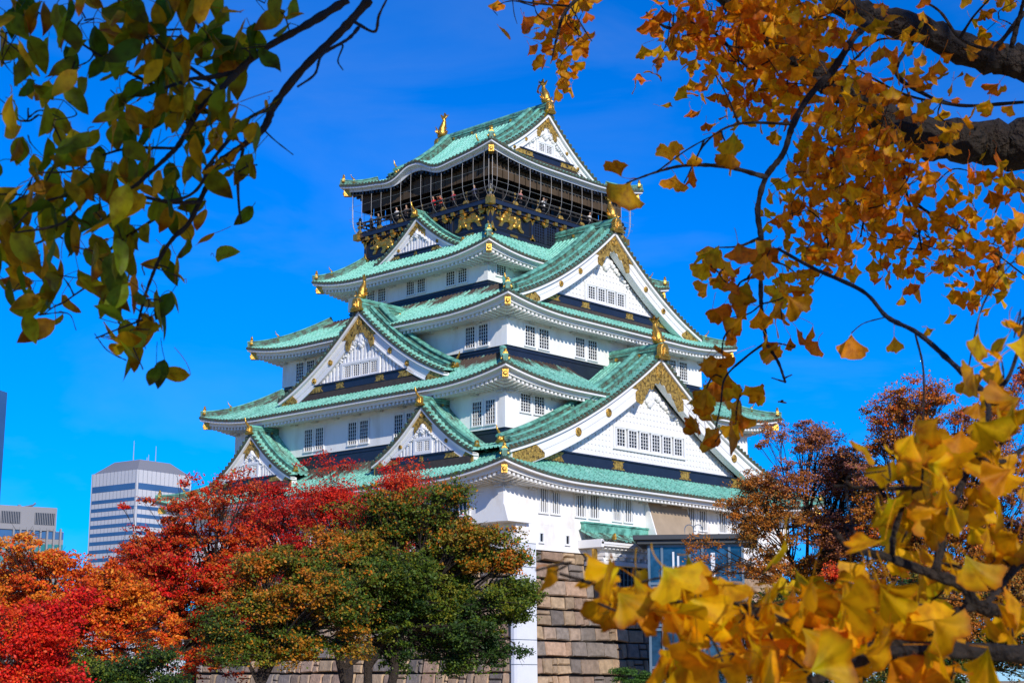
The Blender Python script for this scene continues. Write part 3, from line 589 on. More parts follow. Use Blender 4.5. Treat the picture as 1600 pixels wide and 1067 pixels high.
# balcony floor and railing
AB, BB = 8.95, 8.4
bf = MB(); bf.box(-AB, AB, -BB, BB, 39.36, 39.7); bal = keeppart(bf, 'balcony', M['navy'])
ra = MB(); gd = MB()
for side, h, w in (('R', AB, BB), ('L', BB, AB), ('B', AB, BB), ('X', BB, AB)):
    T = at(side); n = 12
    for z, hh_ in ((40.75, .07), (40.42, .05), (39.85, .06)): ra.box(-h+.1-(.35 if z > 40.7 else 0), h-.1+(.35 if z > 40.7 else 0), w-.2, w-.08, z-hh_, z+hh_, 0, T)
    for i in range(n+1):
        u = -h+.2+i*(2*h-.4)/n; ra.box(u-.06, u+.06, w-.19, w-.09, 39.702, 40.72, 0, T)
        if i < n: ra.box(u+(2*h-.4)/n/2-.04, u+(2*h-.4)/n/2+.04, w-.18, w-.1, 40.45, 40.7, 0, T)
        if side in 'RL' and i % 2 == 0: gd.prism(arr((-.38, 0), (-.2, .2), (.2, .2), (.38, 0), (.3, -.1), (-.3, -.1))+arr(u, 39.86), w-.05, w+.0, T, 0, .01); gd.box(u-.1, u+.1, w-.21, w-.07, 40.68, 40.85, 0, T); gd.box(u-.08, u+.08, w-.2, w-.075, 40.36, 40.47, 0, T)
sub(ra, 'railing', M['dark'], bal); sub(gd, 'railing_fitting', M['filigree'], bal)
for sx in (-1, 1):
    for sy in (-1, 1):
        m = MB(); m.box(sx*AB-.3, sx*AB+.3, sy*BB-.3, sy*BB+.3, 39.15, 39.72); m.lathe((sx*(AB-.14), sy*(BB-.14), 39.72), [(.14, 0), (.14, 1.05), (.2, 1.1), (.2, 1.2), (.12, 1.3), (.16, 1.45), (.04, 1.62)], 10, 1); m.box(sx*(AB-.14)-.17, sx*(AB-.14)+.17, sy*(BB-.14)-.17, sy*(BB-.14)+.17, 40.3, 40.5); sub(m, 'corner_post', [M['gold'], M['black']], bal)
# bowed posts and lines of the safety net
nw = MB(); zz = arr(44.0, 42.6, 41.5, 40.9, 40.4, 40.0, 39.72); oo = arr(.72, .74, .74, .7, .58, .36, .02)
for side, h, w in (('R', AB, BB), ('L', BB, AB), ('B', AB, BB), ('X', BB, AB)):
    T = at(side); n = 13
    for i in range(n+1):
        u = -h+.05+i*(2*h-.1)/n; m = MB(); m.tube(T(np.stack([np.full(7, u), w+oo, zz], -1)), .014, 5); sub(m, 'net_post', M['wire'], bal)
    for z, o_ in ((42.15, .74), (41.05, .72), (40.5, .62)):
        nw.tube(T(arr((-h-o_*.6, w+o_, z), (-h*.3, w+o_, z-.03), (h*.3, w+o_, z-.03), (h+o_*.6, w+o_, z))), .013, 4)
for sx in (-1, 1):
    for sy in (-1, 1):
        for k in (.35, .65): nw.tube(np.stack([sx*(AB+oo*k), sy*(BB+oo*(1-k)), zz], -1), .02, 5)
sub(nw, 'net_line', M['wire'], bal)

# visitors on the balcony
def person(side, u, w, z, coat, label, trous=(.03, .03, .04), hair=(.015, .012, .01), face=1, lean=.0, armup=False, scale=1.0):
    T0 = at(side); base = T0(arr((u, w, z)))[0]; root = empty('person', tuple(base)); tag(root, label, 'person', 'visitors on the top balcony')
    S = scale; F = lambda P: (T0(np.asarray(P, float)*S*arr(1, face, 1)+arr(u, w, z))-base)
    m = MB()
    # one continuous figure: torso + neck + head loft, legs and arms joined at hips and shoulders
    prof = arr((0, .16, .11, .88), (0, .17, .12, 1.0), (0, .15, .1, 1.12), (0, .19, .12, 1.3), (0, .2, .11, 1.4), (0, .1, .08, 1.47), (0, .055, .06, 1.5), (0, .055, .06, 1.55), (.02, .07, .085, 1.6), (.02, .078, .1, 1.67), (.01, .07, .09, 1.74), (0, .03, .04, 1.78))
    th = np.arange(10)*2*math.pi/10
    P = np.stack([prof[:, 1, None]*np.cos(th), prof[:, 0, None]+lean*(prof[:, 3, None]-.9)+prof[:, 2, None]*np.sin(th), np.broadcast_to(prof[:, 3, None], (12, 10))], -1)
    o = m.n; m.grid(F(P.reshape(-1, 3)).reshape(P.shape), 0, cv=True); m.ngon(range(o, o+10)); m.ngon(range(o+110, o+120))
    for sx in (-1, 1):
        m.tube(F(arr((sx*.09, 0, .93), (sx*.1, .02, .5), (sx*.1, -.01, .08), (sx*.1, .02, .04))), arr(.1, .07, .05, .05)*S, 7)
        m.tube(F(arr((sx*.1, -.03, .03), (sx*.1, .16, .03))), arr(.05, .04)*S, 6)
        hand = arr(sx*.2, .36+lean*.3, 1.08) if not armup else arr(sx*.08, .3, 1.55)
        m.tube(F(arr((sx*.18, lean*.45, 1.39), (sx*.25, .08+lean*.3, 1.14), tuple(hand), tuple(hand+arr(0, .07, .0)))), arr(.062, .05, .036, .03)*S, 7)
        for q in range(4): m.tube(F(arr(tuple(hand+arr((q-1.5)*.018, .06, 0)), tuple(hand+arr((q-1.5)*.02, .11, -.01)), tuple(hand+arr((q-1.5)*.02, .125, -.05)))), arr(.009, .008, .006)*S, 4)
        m.tube(F(arr(tuple(hand+arr(-sx*.03, .03, 0)), tuple(hand+arr(-sx*.055, .07, -.01)))), arr(.01, .008)*S, 4)
    m.blob(F(arr((0, .11+lean*.75, 1.65)))[0], .018*S); o = adopt_local(m.build('body', M['skin'], None, True), root)
    c = MB(); pr = prof[:6]*arr(1, 1.12, 1.15, 1); P = np.stack([pr[:, 1, None]*np.cos(th), pr[:, 0, None]+lean*(pr[:, 3, None]-.9)+pr[:, 2, None]*np.sin(th), np.broadcast_to(pr[:, 3, None], (6, 10))], -1); c.grid(F(P.reshape(-1, 3)).reshape(P.shape), 0, cv=True)
    for sx in (-1, 1):
        hand = arr(sx*.2, .36+lean*.3, 1.08) if not armup else arr(sx*.08, .3, 1.55)
        c.tube(F(arr((sx*.17, lean*.45, 1.4), (sx*.25, .08+lean*.3, 1.14), tuple(hand-arr(0, .02, 0)))), arr(.075, .062, .048)*S, 7)
    adopt_local(c.build('jacket', cloth('jacket_cloth', coat), None, True), root)
    t = MB()
    for sx in (-1, 1): t.tube(F(arr((sx*.085, 0, .98), (sx*.1, .02, .5), (sx*.1, -.01, .07))), arr(.115, .085, .068)*S, 7)
    adopt_local(t.build('trousers', cloth('trouser_cloth', trous), None, True), root)
    h = MB(); h.blob((0, 0, 0), 1, 0, lambda P: F(np.stack([P[..., 0]*.088, -.015+lean*.8+P[..., 1]*.105, 1.7+P[..., 2]*.1], -1)), 9); adopt_local(h.build('hair', cloth('hair_colour', hair), None, True), root)
    return root
def adopt_local(o, root): o.parent = root; return o
PE = [('L', 8.1-.6, (.03, .05, .12), 'visitor in dark coat nearest the far left end of the balcony', .1, False), ('L', -6.3, (.05, .05, .06), 'visitor in dark coat, second from the far left end of the balcony', .0, False),
      ('L', -3.8, (.75, .72, .68), 'visitor in pale top just left of the small gable finial', .1, False), ('L', -2.6, (.3, .2, .15), 'visitor in brown coat behind the small gable finial', .0, False),
      ('L', .95, (.75, .03, .04), 'visitor in bright red jacket leaning at the railing', .15, False), ('L', 1.75, (.7, .1, .04), 'visitor in orange red jacket with raised hands', .0, True), ('L', 3.4, (.45, .03, .05), 'visitor in dark red jacket closer to the balcony corner', .1, False),
      ('L', 5.9, (.08, .09, .2), 'visitor in navy coat near the gilded balcony corner post', .0, False), ('R', -4.6, (.5, .2, .17), 'visitor in dusty pink top on the sunlit side of the balcony', .1, False),
      ('R', -1.6, (.8, .8, .8), 'visitor in white top midway along the sunlit balcony', .0, True), ('R', 4.6, (.7, .66, .6), 'visitor in pale jacket above the big gable ridge', .1, False)]
PE[0] = ('L', -7.2, (.03, .05, .12), PE[0][3], .1, False)
for sd_, u, c_, lb, ln, au in PE: person(sd_, u, (AB if sd_ == 'L' else BB)-.62, 39.7, c_, lb, lean=ln, armup=au)

# ------------------------------------------------------------------ stone base: coursed granite blocks on a curved batter
ZT = 9.34
def bat(z): return 1.35*np.clip((ZT-z)/(ZT-GROUND), 0, 1)**1.3
sb = MB(); zs = np.linspace(GROUND-.1, ZT, 12); a0, b0 = 17.1, 18.86
rings = np.array([[(sx*(a0+bat(z)-.42), sy*(b0+bat(z)-.42), z) for sx, sy in ((-1, -1), (1, -1), (1, 1), (-1, 1))] for z in zs]); sb.grid(rings, 1, cv=True); sb.ngon([44, 45, 46, 47], 1)
PAL = arr((.46, .36, .25), (.54, .42, .28), (.4, .32, .25), (.33, .3, .27), (.58, .43, .29), (.44, .33, .25), (.27, .245, .225), (.5, .36, .26))
def blocks(side, h0, w0):
    T = at(side); z = GROUND-.1; row = 0
    while z < ZT-.2:
        hgt = rng.uniform(.95, 1.3)
        if z > 6: hgt = rng.uniform(1.05, 1.3)
        ledge = 5.2 < z < 6.0
        if ledge: hgt = .85
        z1 = min(z+hgt, ZT); z1 = ZT if ZT-z1 < .4 else z1
        u = -h0-bat(z)-.02; umax = h0+bat(z)
        wob = rng.uniform(-.1, .1, 400); k = 0
        while u < umax-.1:
            wd = rng.uniform(1.4, 2.6) if ledge else rng.choice([rng.uniform(.55, .85), rng.uniform(1.1, 1.6), rng.uniform(1.5, 2.3)], p=[.15, .55, .3])*(1.2 if z > 6 else 1)
            u1 = min(u+wd, umax); u1 = umax if umax-u1 < .5 else u1
            g_ = .045+rng.uniform(0, .05); pr = rng.uniform(.03, .12) if not ledge else .14; c = PAL[rng.integers(len(PAL))]*rng.uniform(.75, 1.2)*arr(1.1, 1.0, .92)
            if ledge: c = arr(.46, .38, .29)*rng.uniform(.9, 1.1)
            za, zb_, zc, zd = z+g_+wob[k], z+g_+wob[k+1], z1-g_+rng.uniform(-.05, .03), z1-g_+rng.uniform(-.05, .03); k += 1
            cells = [(u, u1, za, zb_, zc, zd)]
            q = rng.uniform()
            if not ledge and u1-u > 1.2 and q < .16: um = u+(u1-u)*rng.uniform(.6, .75); zm = (za+zd)/2+rng.uniform(-.12, .12); cells = [(u, um, za, zb_, zc, zd), (um, u1, za, zb_, zm-.03, zm-.03), (um, u1, zm+.03, zm+.03, zc, zd)]
            elif not ledge and q < .26: zm = za+(zd-za)*rng.uniform(.55, .75); cells = [(u, u1, za, zb_, zm-.03, zm-.03), (u, u1, zm+.03, zm+.03, zc, zd)]
            for (v0, v1, za, zb_, zc, zd) in cells:
                e = rng.uniform(.05, .1); jl, jr = rng.uniform(-.07, .07, 2); gv = rng.uniform(.045, .085); cc = c*rng.uniform(.9, 1.1)
                def wz(zv, d): return w0+float(bat(zv))+d
                back = [(v0+gv, wz(za, -.5), za), (v1-gv, wz(zb_, -.5), zb_), (v1-gv+jr, wz(zc, -.5), zc), (v0+gv+jl, wz(zd, -.5), zd)]
                mid = [(p[0], p[1]+.42+pr, p[2]) for p in back]; r4 = rng.uniform(-.03, .03, 4)
                fr = [(back[0][0]+e, wz(za+e, pr+.03+r4[0]), za+e), (back[1][0]-e, wz(zb_+e, pr+.03+r4[1]), zb_+e), (back[2][0]-e, wz(zc-e, pr+.03+r4[2]), zc-e), (back[3][0]+e, wz(zd-e, pr+.03+r4[3]), zd-e)]
                P = arr(*[back, mid, fr]).reshape(3, 4, 3); sb.grid(T(P), 0, cv=True, col=np.broadcast_to(arr(*cc, 1), (3, 4, 4))); o = sb.n-4; sb.quads([[o, o+1, o+2, o+3]], 0)
            u = u1
        z = z1; row += 1
blocks('R', a0, b0); blocks('L', b0, a0)
so = sb.build('stone_base', [M['stone'], M['mortar']]); tag(so, 'tall battered wall of tan granite blocks carrying the castle keep', 'stone wall')

# white sheeting over the near corner of the stone
ch = MB(); zs = np.linspace(GROUND+.2, 9.7, 14); e = .3; wdt = 1.88
rg = []
for z in zs:
    x, y = -(a0+float(bat(z))), -(b0+float(bat(z)))
    rg.append([(x-e, y+.2, z), (x-e, y-.1, z), (x-e+.1, y-e, z), (x+wdt, y-e, z), (x+wdt, y+.2, z), (x+.3, y+.2, z)])
ch.grid(arr(*rg).reshape(14, 6, 3), 0, cv=True); ch.ngon(range(78, 84))
cr_ = empty('corner_cover', tuple(rg[0][2])); tag(cr_, 'white sheeted cover running down the near corner of the stone base', 'cover')
for i in range(1, 14, 2):
    q = arr(*rg[i]); q2 = q+arr(0, 0, .05)
    for a_ in (q, q2): a_[:, :2] += arr(-.012, -.012)
    ch.grid(np.stack([q[:4], q2[:4]]), 1)
adopt(ch.build('sheet', [M['sheet'], M['steel']]), cr_)

# ------------------------------------------------------------------ gatehouse porch on the stone
gp = empty('gate_porch', (-6.2, -20, 7)); tag(gp, 'small white gate porch with green tiled roof below the barred windows', 'gate porch')
T = at('R', -6.2)
body = MB(); body.box(-3.1, 3.6, 18.91, 20.3, 8.75, 9.9, 0, T); body.box(-3.4, 3.9, 18.91, 20.9, 8.45, 8.75, 0, T)
adopt(body.build('wall', M['plaster2']), gp)
rr = MB(); n = 17
for i in range(n):
    c = -3.75+i*8/n; 
    P = []
    for du, hh_ in ((-.23, 0), (-.12, 0), (-.06, .1), (.06, .1), (.12, 0), (.23, 0)):
        P.append([(c+du, w, z+hh_) for w, z in ((18.91, 11.1), (19.6, 10.75), (20.4, 10.42), (21.25, 10.2))])
    P = arr(*P).reshape(6, 4, 3); rr.grid(T(P), 0, col=np.stack([P[..., 0], P[..., 1], np.full(P.shape[:2], .26), np.ones(P.shape[:2])], -1))
ro = rr.build('roof', GRN[0]); adopt(ro, gp)
rq = MB(); rq.box(-3.7, 4.3, 18.912, 19.25, 11.0, 11.62, 0, T); rq.box(-3.78, 4.38, 18.911, 19.35, 11.62, 11.74, 0, T); adopt(rq.build('ridge', M['ridge']), gp)
ev = MB(); ev.box(-4.0, 4.3, 18.915, 21.2, 9.95, 10.12, 0, T); ev.box(-4.0, 4.3, 20.95, 21.15, 9.8, 9.949, 0, T)
for i in range(17): c = -3.7+i*7.7/16; ev.box(c-.11, c+.11, 20.2, 20.93, 9.62, 9.86, 0, T)
for i in range(9): c = -3.2+i*6.6/8; ev.box(c-.17, c+.17, 19.9, 20.88+.1, 9.1, 9.34, 0, T); ev.box(c-.13, c+.13, 19.9, 20.75, 8.86, 9.098, 0, T)
ev.box(-4.05, -3.75, 18.92, 21.2, 9.7, 10.3, 0, T)
adopt(ev.build('eaves', M['plaster2']), gp)
ge = MB(); ge.blob((-2.3, 21.0, 10.45), (.2, .2, .28), 0, T); ge.blob((-2.3, 21.05, 10.68), (.13, .13, .16), 0, T); adopt(ge.build('ridge_ornament', M['gold']), gp); ge = MB(); ge.box(-4.1, -3.7, 20.3, 20.5, 8.8, 9.6, 0, T); adopt(ge.build('gilt_fitting', M['gold']), gp)
dr = MB(); dr.box(-2.6, 3.2, 19.3, 20.0, 5.6, 8.44, 0, T)
for i in range(13): c = -2.5+i*5.6/12; dr.box(c-.06, c+.06, 20.0, 20.1, 5.7, 8.4, 0, T)
for i in range(5): z = 6+i*.5; dr.box(-2.55, 3.15, 20.0, 20.07, z-.05, z+.05, 0, T)
adopt(dr.build('lattice_gate', M['navy']), gp)

# ------------------------------------------------------------------ glazed lift tower beside the gate
d0 = 116.0
def plane_frame(px, py, d, yaw_off=0.0):
    """frame standing at a photographed point: right, toward the viewer, up"""
    o = atd(px, py, d); r = arr(math.sin(YAW+yaw_off), -math.cos(YAW+yaw_off), 0); t = arr(-math.cos(YAW+yaw_off), -math.sin(YAW+yaw_off), 0)
    return o, (lambda P: o+np.asarray(P, float)[..., 0:1]*r+np.asarray(P, float)[..., 1:2]*t+np.asarray(P, float)[..., 2:3]*arr(0, 0, 1.))
lo, T = plane_frame(1084, 842, d0, R(-9)); zb = GROUND-lo[2]
lt = empty('lift_tower', (lo[0], lo[1], GROUND)); tag(lt, 'blue glazed lift tower with flat dark roof beside the gate porch', 'lift tower')
m = MB(); m.box(-4.4, 4.6, -4.6, .9, -.05, .28, 0, T); m.box(-4.1, 4.3, -4.3, .6, -.35, -.052, 0, T); adopt(m.build('roof', mat('lift_roof', (.045, .052, .06), .6)), lt)
m = MB(); m.box(-3.3, 3.5, -3.6, -.05, zb, -.4, 0, T); adopt(m.build('glazing', M['eglass']), lt)
fr = MB()
for x in (-3.3, -2.35, -.35, .6, 2.55, 3.5): fr.box(x-.09, x+.09, -.06, .1, zb, -.36, 0, T)
for z in (-.45, -3.2, -3.5, -6.2, -6.5, -9.2): fr.box(-3.38, 3.58, -.05, .075, z-.1, z+.1, 0, T)
for y in (-.8, -2.2, -3.6): fr.box(-3.4, -3.2, y-.1, y+.1, zb, -.37, 0, T)
for z in (-.45, -3.3, -6.3): fr.box(-3.38, -3.25, -3.6, -.06, z-.1, z+.1, 0, T)
adopt(fr.build('frame', mat('lift_frame', (.16, .23, .29), .4, .3)), lt)
m = MB()
for x in (-.55, .1):
    a_ = np.linspace(0, math.pi, 9); m.tube(T(np.concatenate([arr((x+.32, 0, .28)), np.stack([x+.32*np.cos(a_), 0*a_, .8+.32*np.sin(a_)], -1), arr((x-.32, 0, .28))])+arr(.2, -.6, 0)), .035, 5)
adopt(m.build('roof_ladder_hoops', M['steel']), lt)
for x0, x1, z0, z1 in ((-1.6, -1.45, -3, -.9), (-1.25, -1.1, -3, -1.2), (1.2, 1.5, -2.8, -1.0)): m = MB(); m.box(x0, x1, -.045, -.03, z0, z1, 0, T); adopt(m.build('shaft_fitting', M['sheet']), lt)

# ------------------------------------------------------------------ buildings far behind
def far_frame(px, py, d, rot): return plane_frame(px, py, d, rot)
# tall office tower with a hipped crown
lo, T0 = far_frame(203, 741, 650, 0); Z0 = GROUND
tw = empty('office_tower', (lo[0], lo[1], GROUND)); tag(tw, 'tall pale office tower with hipped crown and blue window bands', 'office building')
k = 620/2474.; hx, hy = 19.5, 19.5; ca, sa = math.cos(R(53)), math.sin(R(53))
def T(P):
    P = np.asarray(P, float); x, y = P[..., 0], P[..., 1]
    return T0(np.stack([(x*ca+y*sa), (y*ca-x*sa)-21, P[..., 2]-H1], -1))
H1 = lo[2]
w = MB(); w.box(-14.6, 14.6, -14.6, 14.6, GROUND, H1+2.2, 0, T)
c8 = arr(*[(sx*a_, sy*a_, z) for z, a_ in ((H1+2.2, 14.2), (H1+7.5, 8.2)) for sx, sy in ((-1, -1), (1, -1), (1, 1), (-1, 1))]); ow = w.build('wall', M['tower']); adopt(ow, tw)
cw = MB(); cw.hexa(T(c8)); oc = cw.build('crown_roof', M['tower2']); adopt(oc, tw)
for i in range(26):
    z = H1-9-i*3.45+3.4 if i else H1-3.2; m = MB()
    for side in ((1, 0), (0, 1)):
        h_ = 1.5 if i else 2.6
        if side == (1, 0): m.box(-13.8, 13.6, 14.6, 14.68, z-h_, z, 0, T)
        else: m.box(-14.68, -14.6, -13.8, 13.6, z-h_, z, 0, T); m.box(14.6, 14.68, -13.8, 13.6, z-h_, z, 0, T)
    if z > 20: adopt(m.build('window_band', M['bglass']), tw)
jn = MB()
for i in range(13):
    q = -13.8+i*27.6/12.
    jn.box(q-.06, q+.06, 14.6, 14.65, 10, H1+2.7, 0, T); jn.box(-14.65, -14.6, q-.06, q+.06, 10, H1+2.7, 0, T); jn.box(14.6, 14.65, q-.06, q+.06, 10, H1+2.7, 0, T)
adopt(jn.build('cladding_joints', M['steel']), tw)
for x, y, h_ in ((-5, 0, 9), (7, 0, 8), (1.5, 2, 3.6), (-1, 4, 2)):
    m = MB(); m.tube(T(arr((x, y, H1+7.5), (x, y, H1+7.5+h_))), arr(.2, .1), 6); adopt(m.build('antenna', M['wire']), tw)
# lower office block with mechanical floor, teal glazing and vertical fins
lo, T0 = far_frame(42, 806, 520, 0); bk = empty('office_block', (lo[0], lo[1], GROUND)); tag(bk, 'grey office block with teal windows and louvred top floor', 'office building')
k2 = 520/2474.; ca2, sa2 = math.cos(R(32)), math.sin(R(32)); HB = lo[2]
def T(P):
    P = np.asarray(P, float); x, y = P[..., 0], P[..., 1]; return T0(np.stack([x*ca2+y*sa2, y*ca2-x*sa2, P[..., 2]-HB], -1))
w = MB(); w.box(-16, 9.8, -22, 0, HB-4.5, HB+3.2, 0, T); w.box(-18, 12.6, -24, -.6, GROUND, HB-4.5, 0, T); adopt(w.build('wall', M['tower2']), bk)
for x0, x1 in ((-8.4, -2), (2.6, 9.3)):
    m = MB(); m.box(x0, x1, .0, .06, HB-2.6, HB+1.3, 0, T); o = m.build('louvre', M['glass']); adopt(o, bk); m2 = MB()
    for i in range(12): q = x0+.2+i*(x1-x0-.4)/11; m2.box(q-.1, q+.1, .06, .2, HB-2.6, HB+1.3, 0, T)
    m2 = m2.build('slats', M['tower2']); adopt(m2, bk)
for i in range(9):
    z = HB-4.7-i*4.1; m = MB(); m.box(-18, 12.6, -.6, -.5, z-2.4, z, 0, T); adopt(m.build('window_band', M['tglass'] if i else M['bglass']), bk)
fn = MB()
for i in range(8): q = -4+i*2.2; fn.box(q-.28, q+.28, -.5, .35, GROUND, HB-3.6, 0, T)
adopt(fn.build('fins', M['tower2']), bk)
cr2 = MB(); cr2.tube(T(arr((-1, -6, HB+3.2), (3.5, -6, HB+4.3), (4.2, -6, HB+5.1))), .35, 6); cr2.box(-1.6, -.6, -6.5, -5.5, HB+3.2, HB+4.2, 0, T); adopt(cr2.build('maintenance_crane', M['steel']), bk)
# edge of a blue glass tower
lo, T0 = far_frame(-48, 602, 700, R(-12)); gt = empty('glass_tower', (lo[0], lo[1], GROUND)); tag(gt, 'slim blue glass tower at the far left edge', 'office building')
HG = lo[2]; T9 = T0; T0 = lambda P: T9(np.asarray(P, float)-arr(0, 0, HG))
m = MB(); m.box(-14, 7.2, -20, 0, GROUND, HG, 0, T0); adopt(m.build('glazing', M['bglass']), gt)
m = MB()
for i in range(34): z = HG-i*3.8; m.box(-14, 7.25, .0, .1, z-.35, z, 0, T0)
for i in range(9): q = -14+i*21/8.; m.box(q-.12, q+.12, .0, .12, GROUND, HG-.4, 0, T0)
adopt(m.build('mullions', mat('blue_mullions', (.03, .07, .16), .4)), gt)

# ------------------------------------------------------------------ trees in front of the keep
def curve(p0, p1, bow, n=6):
    t = np.linspace(0, 1, n)[:, None]; mid = (p0+p1)/2+bow; return (1-t)**2*p0+2*t*(1-t)*mid+t*t*p1
def kmeans(P, k):
    k = max(1, min(k, len(P))); C = P[rng.choice(len(P), k, False)]
    for _ in range(8):
        a = ((P[:, None]-C[None])**2).sum(-1).argmin(1)
        C = np.array([P[a == i].mean(0) if (a == i).any() else C[i] for i in range(k)])
    return a, C
def leaf_quads(mb, c, L, Wd, a, n, col):
    """diamond leaves: centres c, long axis a, normal n"""
    b = norm(np.cross(a, n)); P = np.stack([c-a*L[:, None]*.5, c+b*Wd[:, None]*.5-a*L[:, None]*.05, c+a*L[:, None]*.5, c-b*Wd[:, None]*.5-a*L[:, None]*.05], 1)
    N_ = len(c); o = mb.add(P.reshape(-1, 3), np.repeat(col, 4, 0)); mb.quads(o+np.arange(N_*4).reshape(-1, 4))
def tree(name, label, cat, px, d, crown, pal, nclump, nleaf, size, fork=.32, trunk_r=.2, ntr=1, spread=1.0, sparse=1.0, flat=.5, group=None, dens=None, barkm='bark', lean=0.0):
    nclump = int(nclump*1.45); nleaf *= .8; base = atd(px, 1063, d); base[2] = GROUND; root = empty(name, tuple(base)); tag(root, label, cat, group)
    # clump centres inside the crown, which is a union of ellipsoids read off the photograph at its true distance
    lumps = []
    for c in crown:
        ext = c[5] if len(c) > 5 else 0; nl = max(3, int(c[2]*c[3]/420))
        for _ in range(nl):
            th = rng.uniform(0, 6.283); rr = rng.uniform(.12, 1.08)**.6; f = rng.uniform(.24, .5)*(1.25-.4*rr)
            lumps.append((c[0]+math.cos(th)*rr*c[2]*.85, c[1]+math.sin(th)*rr*c[3]*.85, c[2]*f, c[3]*f*1.05, c[4]*(.5+rng.uniform(0, 1)), ext))
    crown = lumps
    ws = arr(*[c[2]*c[3]*c[4] for c in crown]); ws = ws/ws.sum(); LD = [norm(FWD*arr(1, 1, 0))*rng.uniform(-1, 1)*c[2]*1.3*d/FPX for c in crown]; idx = rng.choice(len(crown), nclump, p=ws); C = []; K = []
    vv = norm(rng.normal(size=(nclump, 3)))*(rng.uniform(.12, 1, nclump)**.45)[:, None]
    for i, j in enumerate(idx):
        cx, cy, rx, ry = crown[j][:4]; m_ = d/FPX; ctr = atd(cx, cy, d); C.append(ctr+LD[j]+(vv[i, 0]*rx*RGT+vv[i, 1]*rx*.85*norm(FWD*arr(1, 1, 0))+vv[i, 2]*ry*arr(0, 0, 1))*m_); K.append(crown[j][5] if len(crown[j]) > 5 else 0)
    C = np.array(C); K = np.array(K); C[:, 2] = np.maximum(C[:, 2], GROUND+.5)
    rel = C-base; top = rel[:, 2].max(); tr = MB(); cr = MB()
    fk = base+arr(0, 0, top*fork)+RGT*lean
    a1, C1 = kmeans(C, 7 if ntr == 1 else 9); starts = []
    for t_ in range(ntr):
        off = RGT*(t_-(ntr-1)/2)*.55*spread+norm(FWD*arr(1, 1, 0))*rng.uniform(-.4, .4); p0 = base+off*.6; p1 = fk+off*1.6
        pts = curve(p0, p1, rng.normal(size=3)*arr(.12, .12, 0), 7); pts += rng.normal(size=pts.shape)*.02; tr.tube(pts, np.linspace(trunk_r*1.25, trunk_r*.8, 7)/(ntr**.35), 8); starts.append((p1, pts))
    for i in range(len(C1)):
        if not (a1 == i).any(): continue
        sp, pts = starts[i % ntr]; s0 = pts[rng.integers(4, 7)]; e = C1[i]*.75+s0*.25; r0 = trunk_r*.55
        limb = curve(s0, e, arr(0, 0, .08*np.linalg.norm(e-s0))+rng.normal(size=3)*.12*np.linalg.norm(e-s0)*.5, 9); tr.tube(limb, np.linspace(r0, r0*.42, 9), 6)
        Q = C[a1 == i]; KQ = K[a1 == i]; a2, C2 = kmeans(Q, max(2, len(Q)//6))
        for j in range(len(C2)):
            if not (a2 == j).any(): continue
            s1 = limb[rng.integers(4, 9)]; e1 = C2[j]*.8+s1*.2; br = curve(s1, e1, rng.normal(size=3)*.1*np.linalg.norm(e1-s1), 7); tr.tube(br, np.linspace(r0*.4, r0*.17, 7), 5)
            for q in Q[a2 == j]:
                s2 = br[rng.integers(3, 7)]; tw_ = curve(s2, q+rng.normal(size=3)*.1, rng.normal(size=3)*.12, 5); tr.tube(tw_, np.linspace(r0*.15, .008, 5), 4, cap=False)
                for _ in range(3):
                    e3 = q+rng.normal(size=3)*arr(.5, .5, .35)*size*6; tr.tube(np.stack([tw_[2+rng.integers(0, 3)], (tw_[4]+e3)/2+rng.normal(size=3)*.05, e3]), arr(.012, .009, .005), 3, cap=False)
    adopt(tr.build('trunk', M[barkm]), root)
    n = rng.poisson(nleaf*sparse, nclump); rep = np.repeat(np.arange(nclump), n); NT = len(rep)
    rad = (rng.uniform(.5, 1.4, nclump)*(dens or .37))[rep]
    g = rng.normal(size=(NT, 3))*arr(1, 1, flat)*rad[:, None]*.62
    sub_ = rng.integers(0, 7, NT); so_ = rng.normal(size=(nclump, 7, 3))*arr(1, 1, flat)
    pos = C[rep]+so_[rep, sub_]*rad[:, None]*.6+g*.55
    pal = [np.array(p, float) for p in pal]; col = np.zeros((NT, 3))
    for kk in range(len(pal)):
        s_ = K[rep] == kk
        if s_.any():
            Pk = pal[kk]; pick = rng.integers(0, len(Pk), nclump)[rep[s_]]; alt = rng.integers(0, len(Pk), s_.sum()); zone = rng.integers(0, len(Pk), len(crown))[idx[rep[s_]]]; u = rng.uniform(size=s_.sum()); col[s_] = Pk[np.where(u < .25, alt, np.where(u < .55, pick, zone))]
    col *= rng.uniform(.7, 1.3, (NT, 1)); nrm = norm(rng.normal(size=(NT, 3))*.8+arr(-.25, -.4, .75)); ax = norm(np.cross(nrm, rng.normal(size=(NT, 3))))
    L = size*rng.uniform(.7, 1.35, NT); leaf_quads(cr, pos, L, L*.62, ax, nrm, col); adopt(cr.build('crown', M['leaf']), root)
    return root
ORA = [(.8, .17, .01), (.75, .11, .01), (.85, .24, .015), (.7, .06, .01), (.75, .28, .02)]
RED = [(.75, .015, .01), (.85, .04, .012), (.6, .012, .01), (.8, .09, .012)]
DRED = [(.58, .012, .01), (.66, .03, .01), (.45, .014, .01), (.66, .08, .012)]
RUST = [(.6, .09, .01), (.66, .12, .012), (.5, .045, .01), (.55, .15, .015), (.7, .06, .01)]
GRN_ = [(.1, .16, .012), (.16, .2, .014), (.07, .12, .012), (.22, .21, .015), (.045, .09, .012)]
OLV = [(.4, .2, .015), (.52, .2, .012), (.26, .18, .015), (.6, .17, .012), (.15, .15, .015)]
DGRN = [(.02, .055, .012), (.035, .08, .014), (.05, .1, .016)]
BRN = [(.5, .17, .02), (.56, .2, .02), (.36, .14, .02), (.36, .2, .03), (.6, .18, .015)]
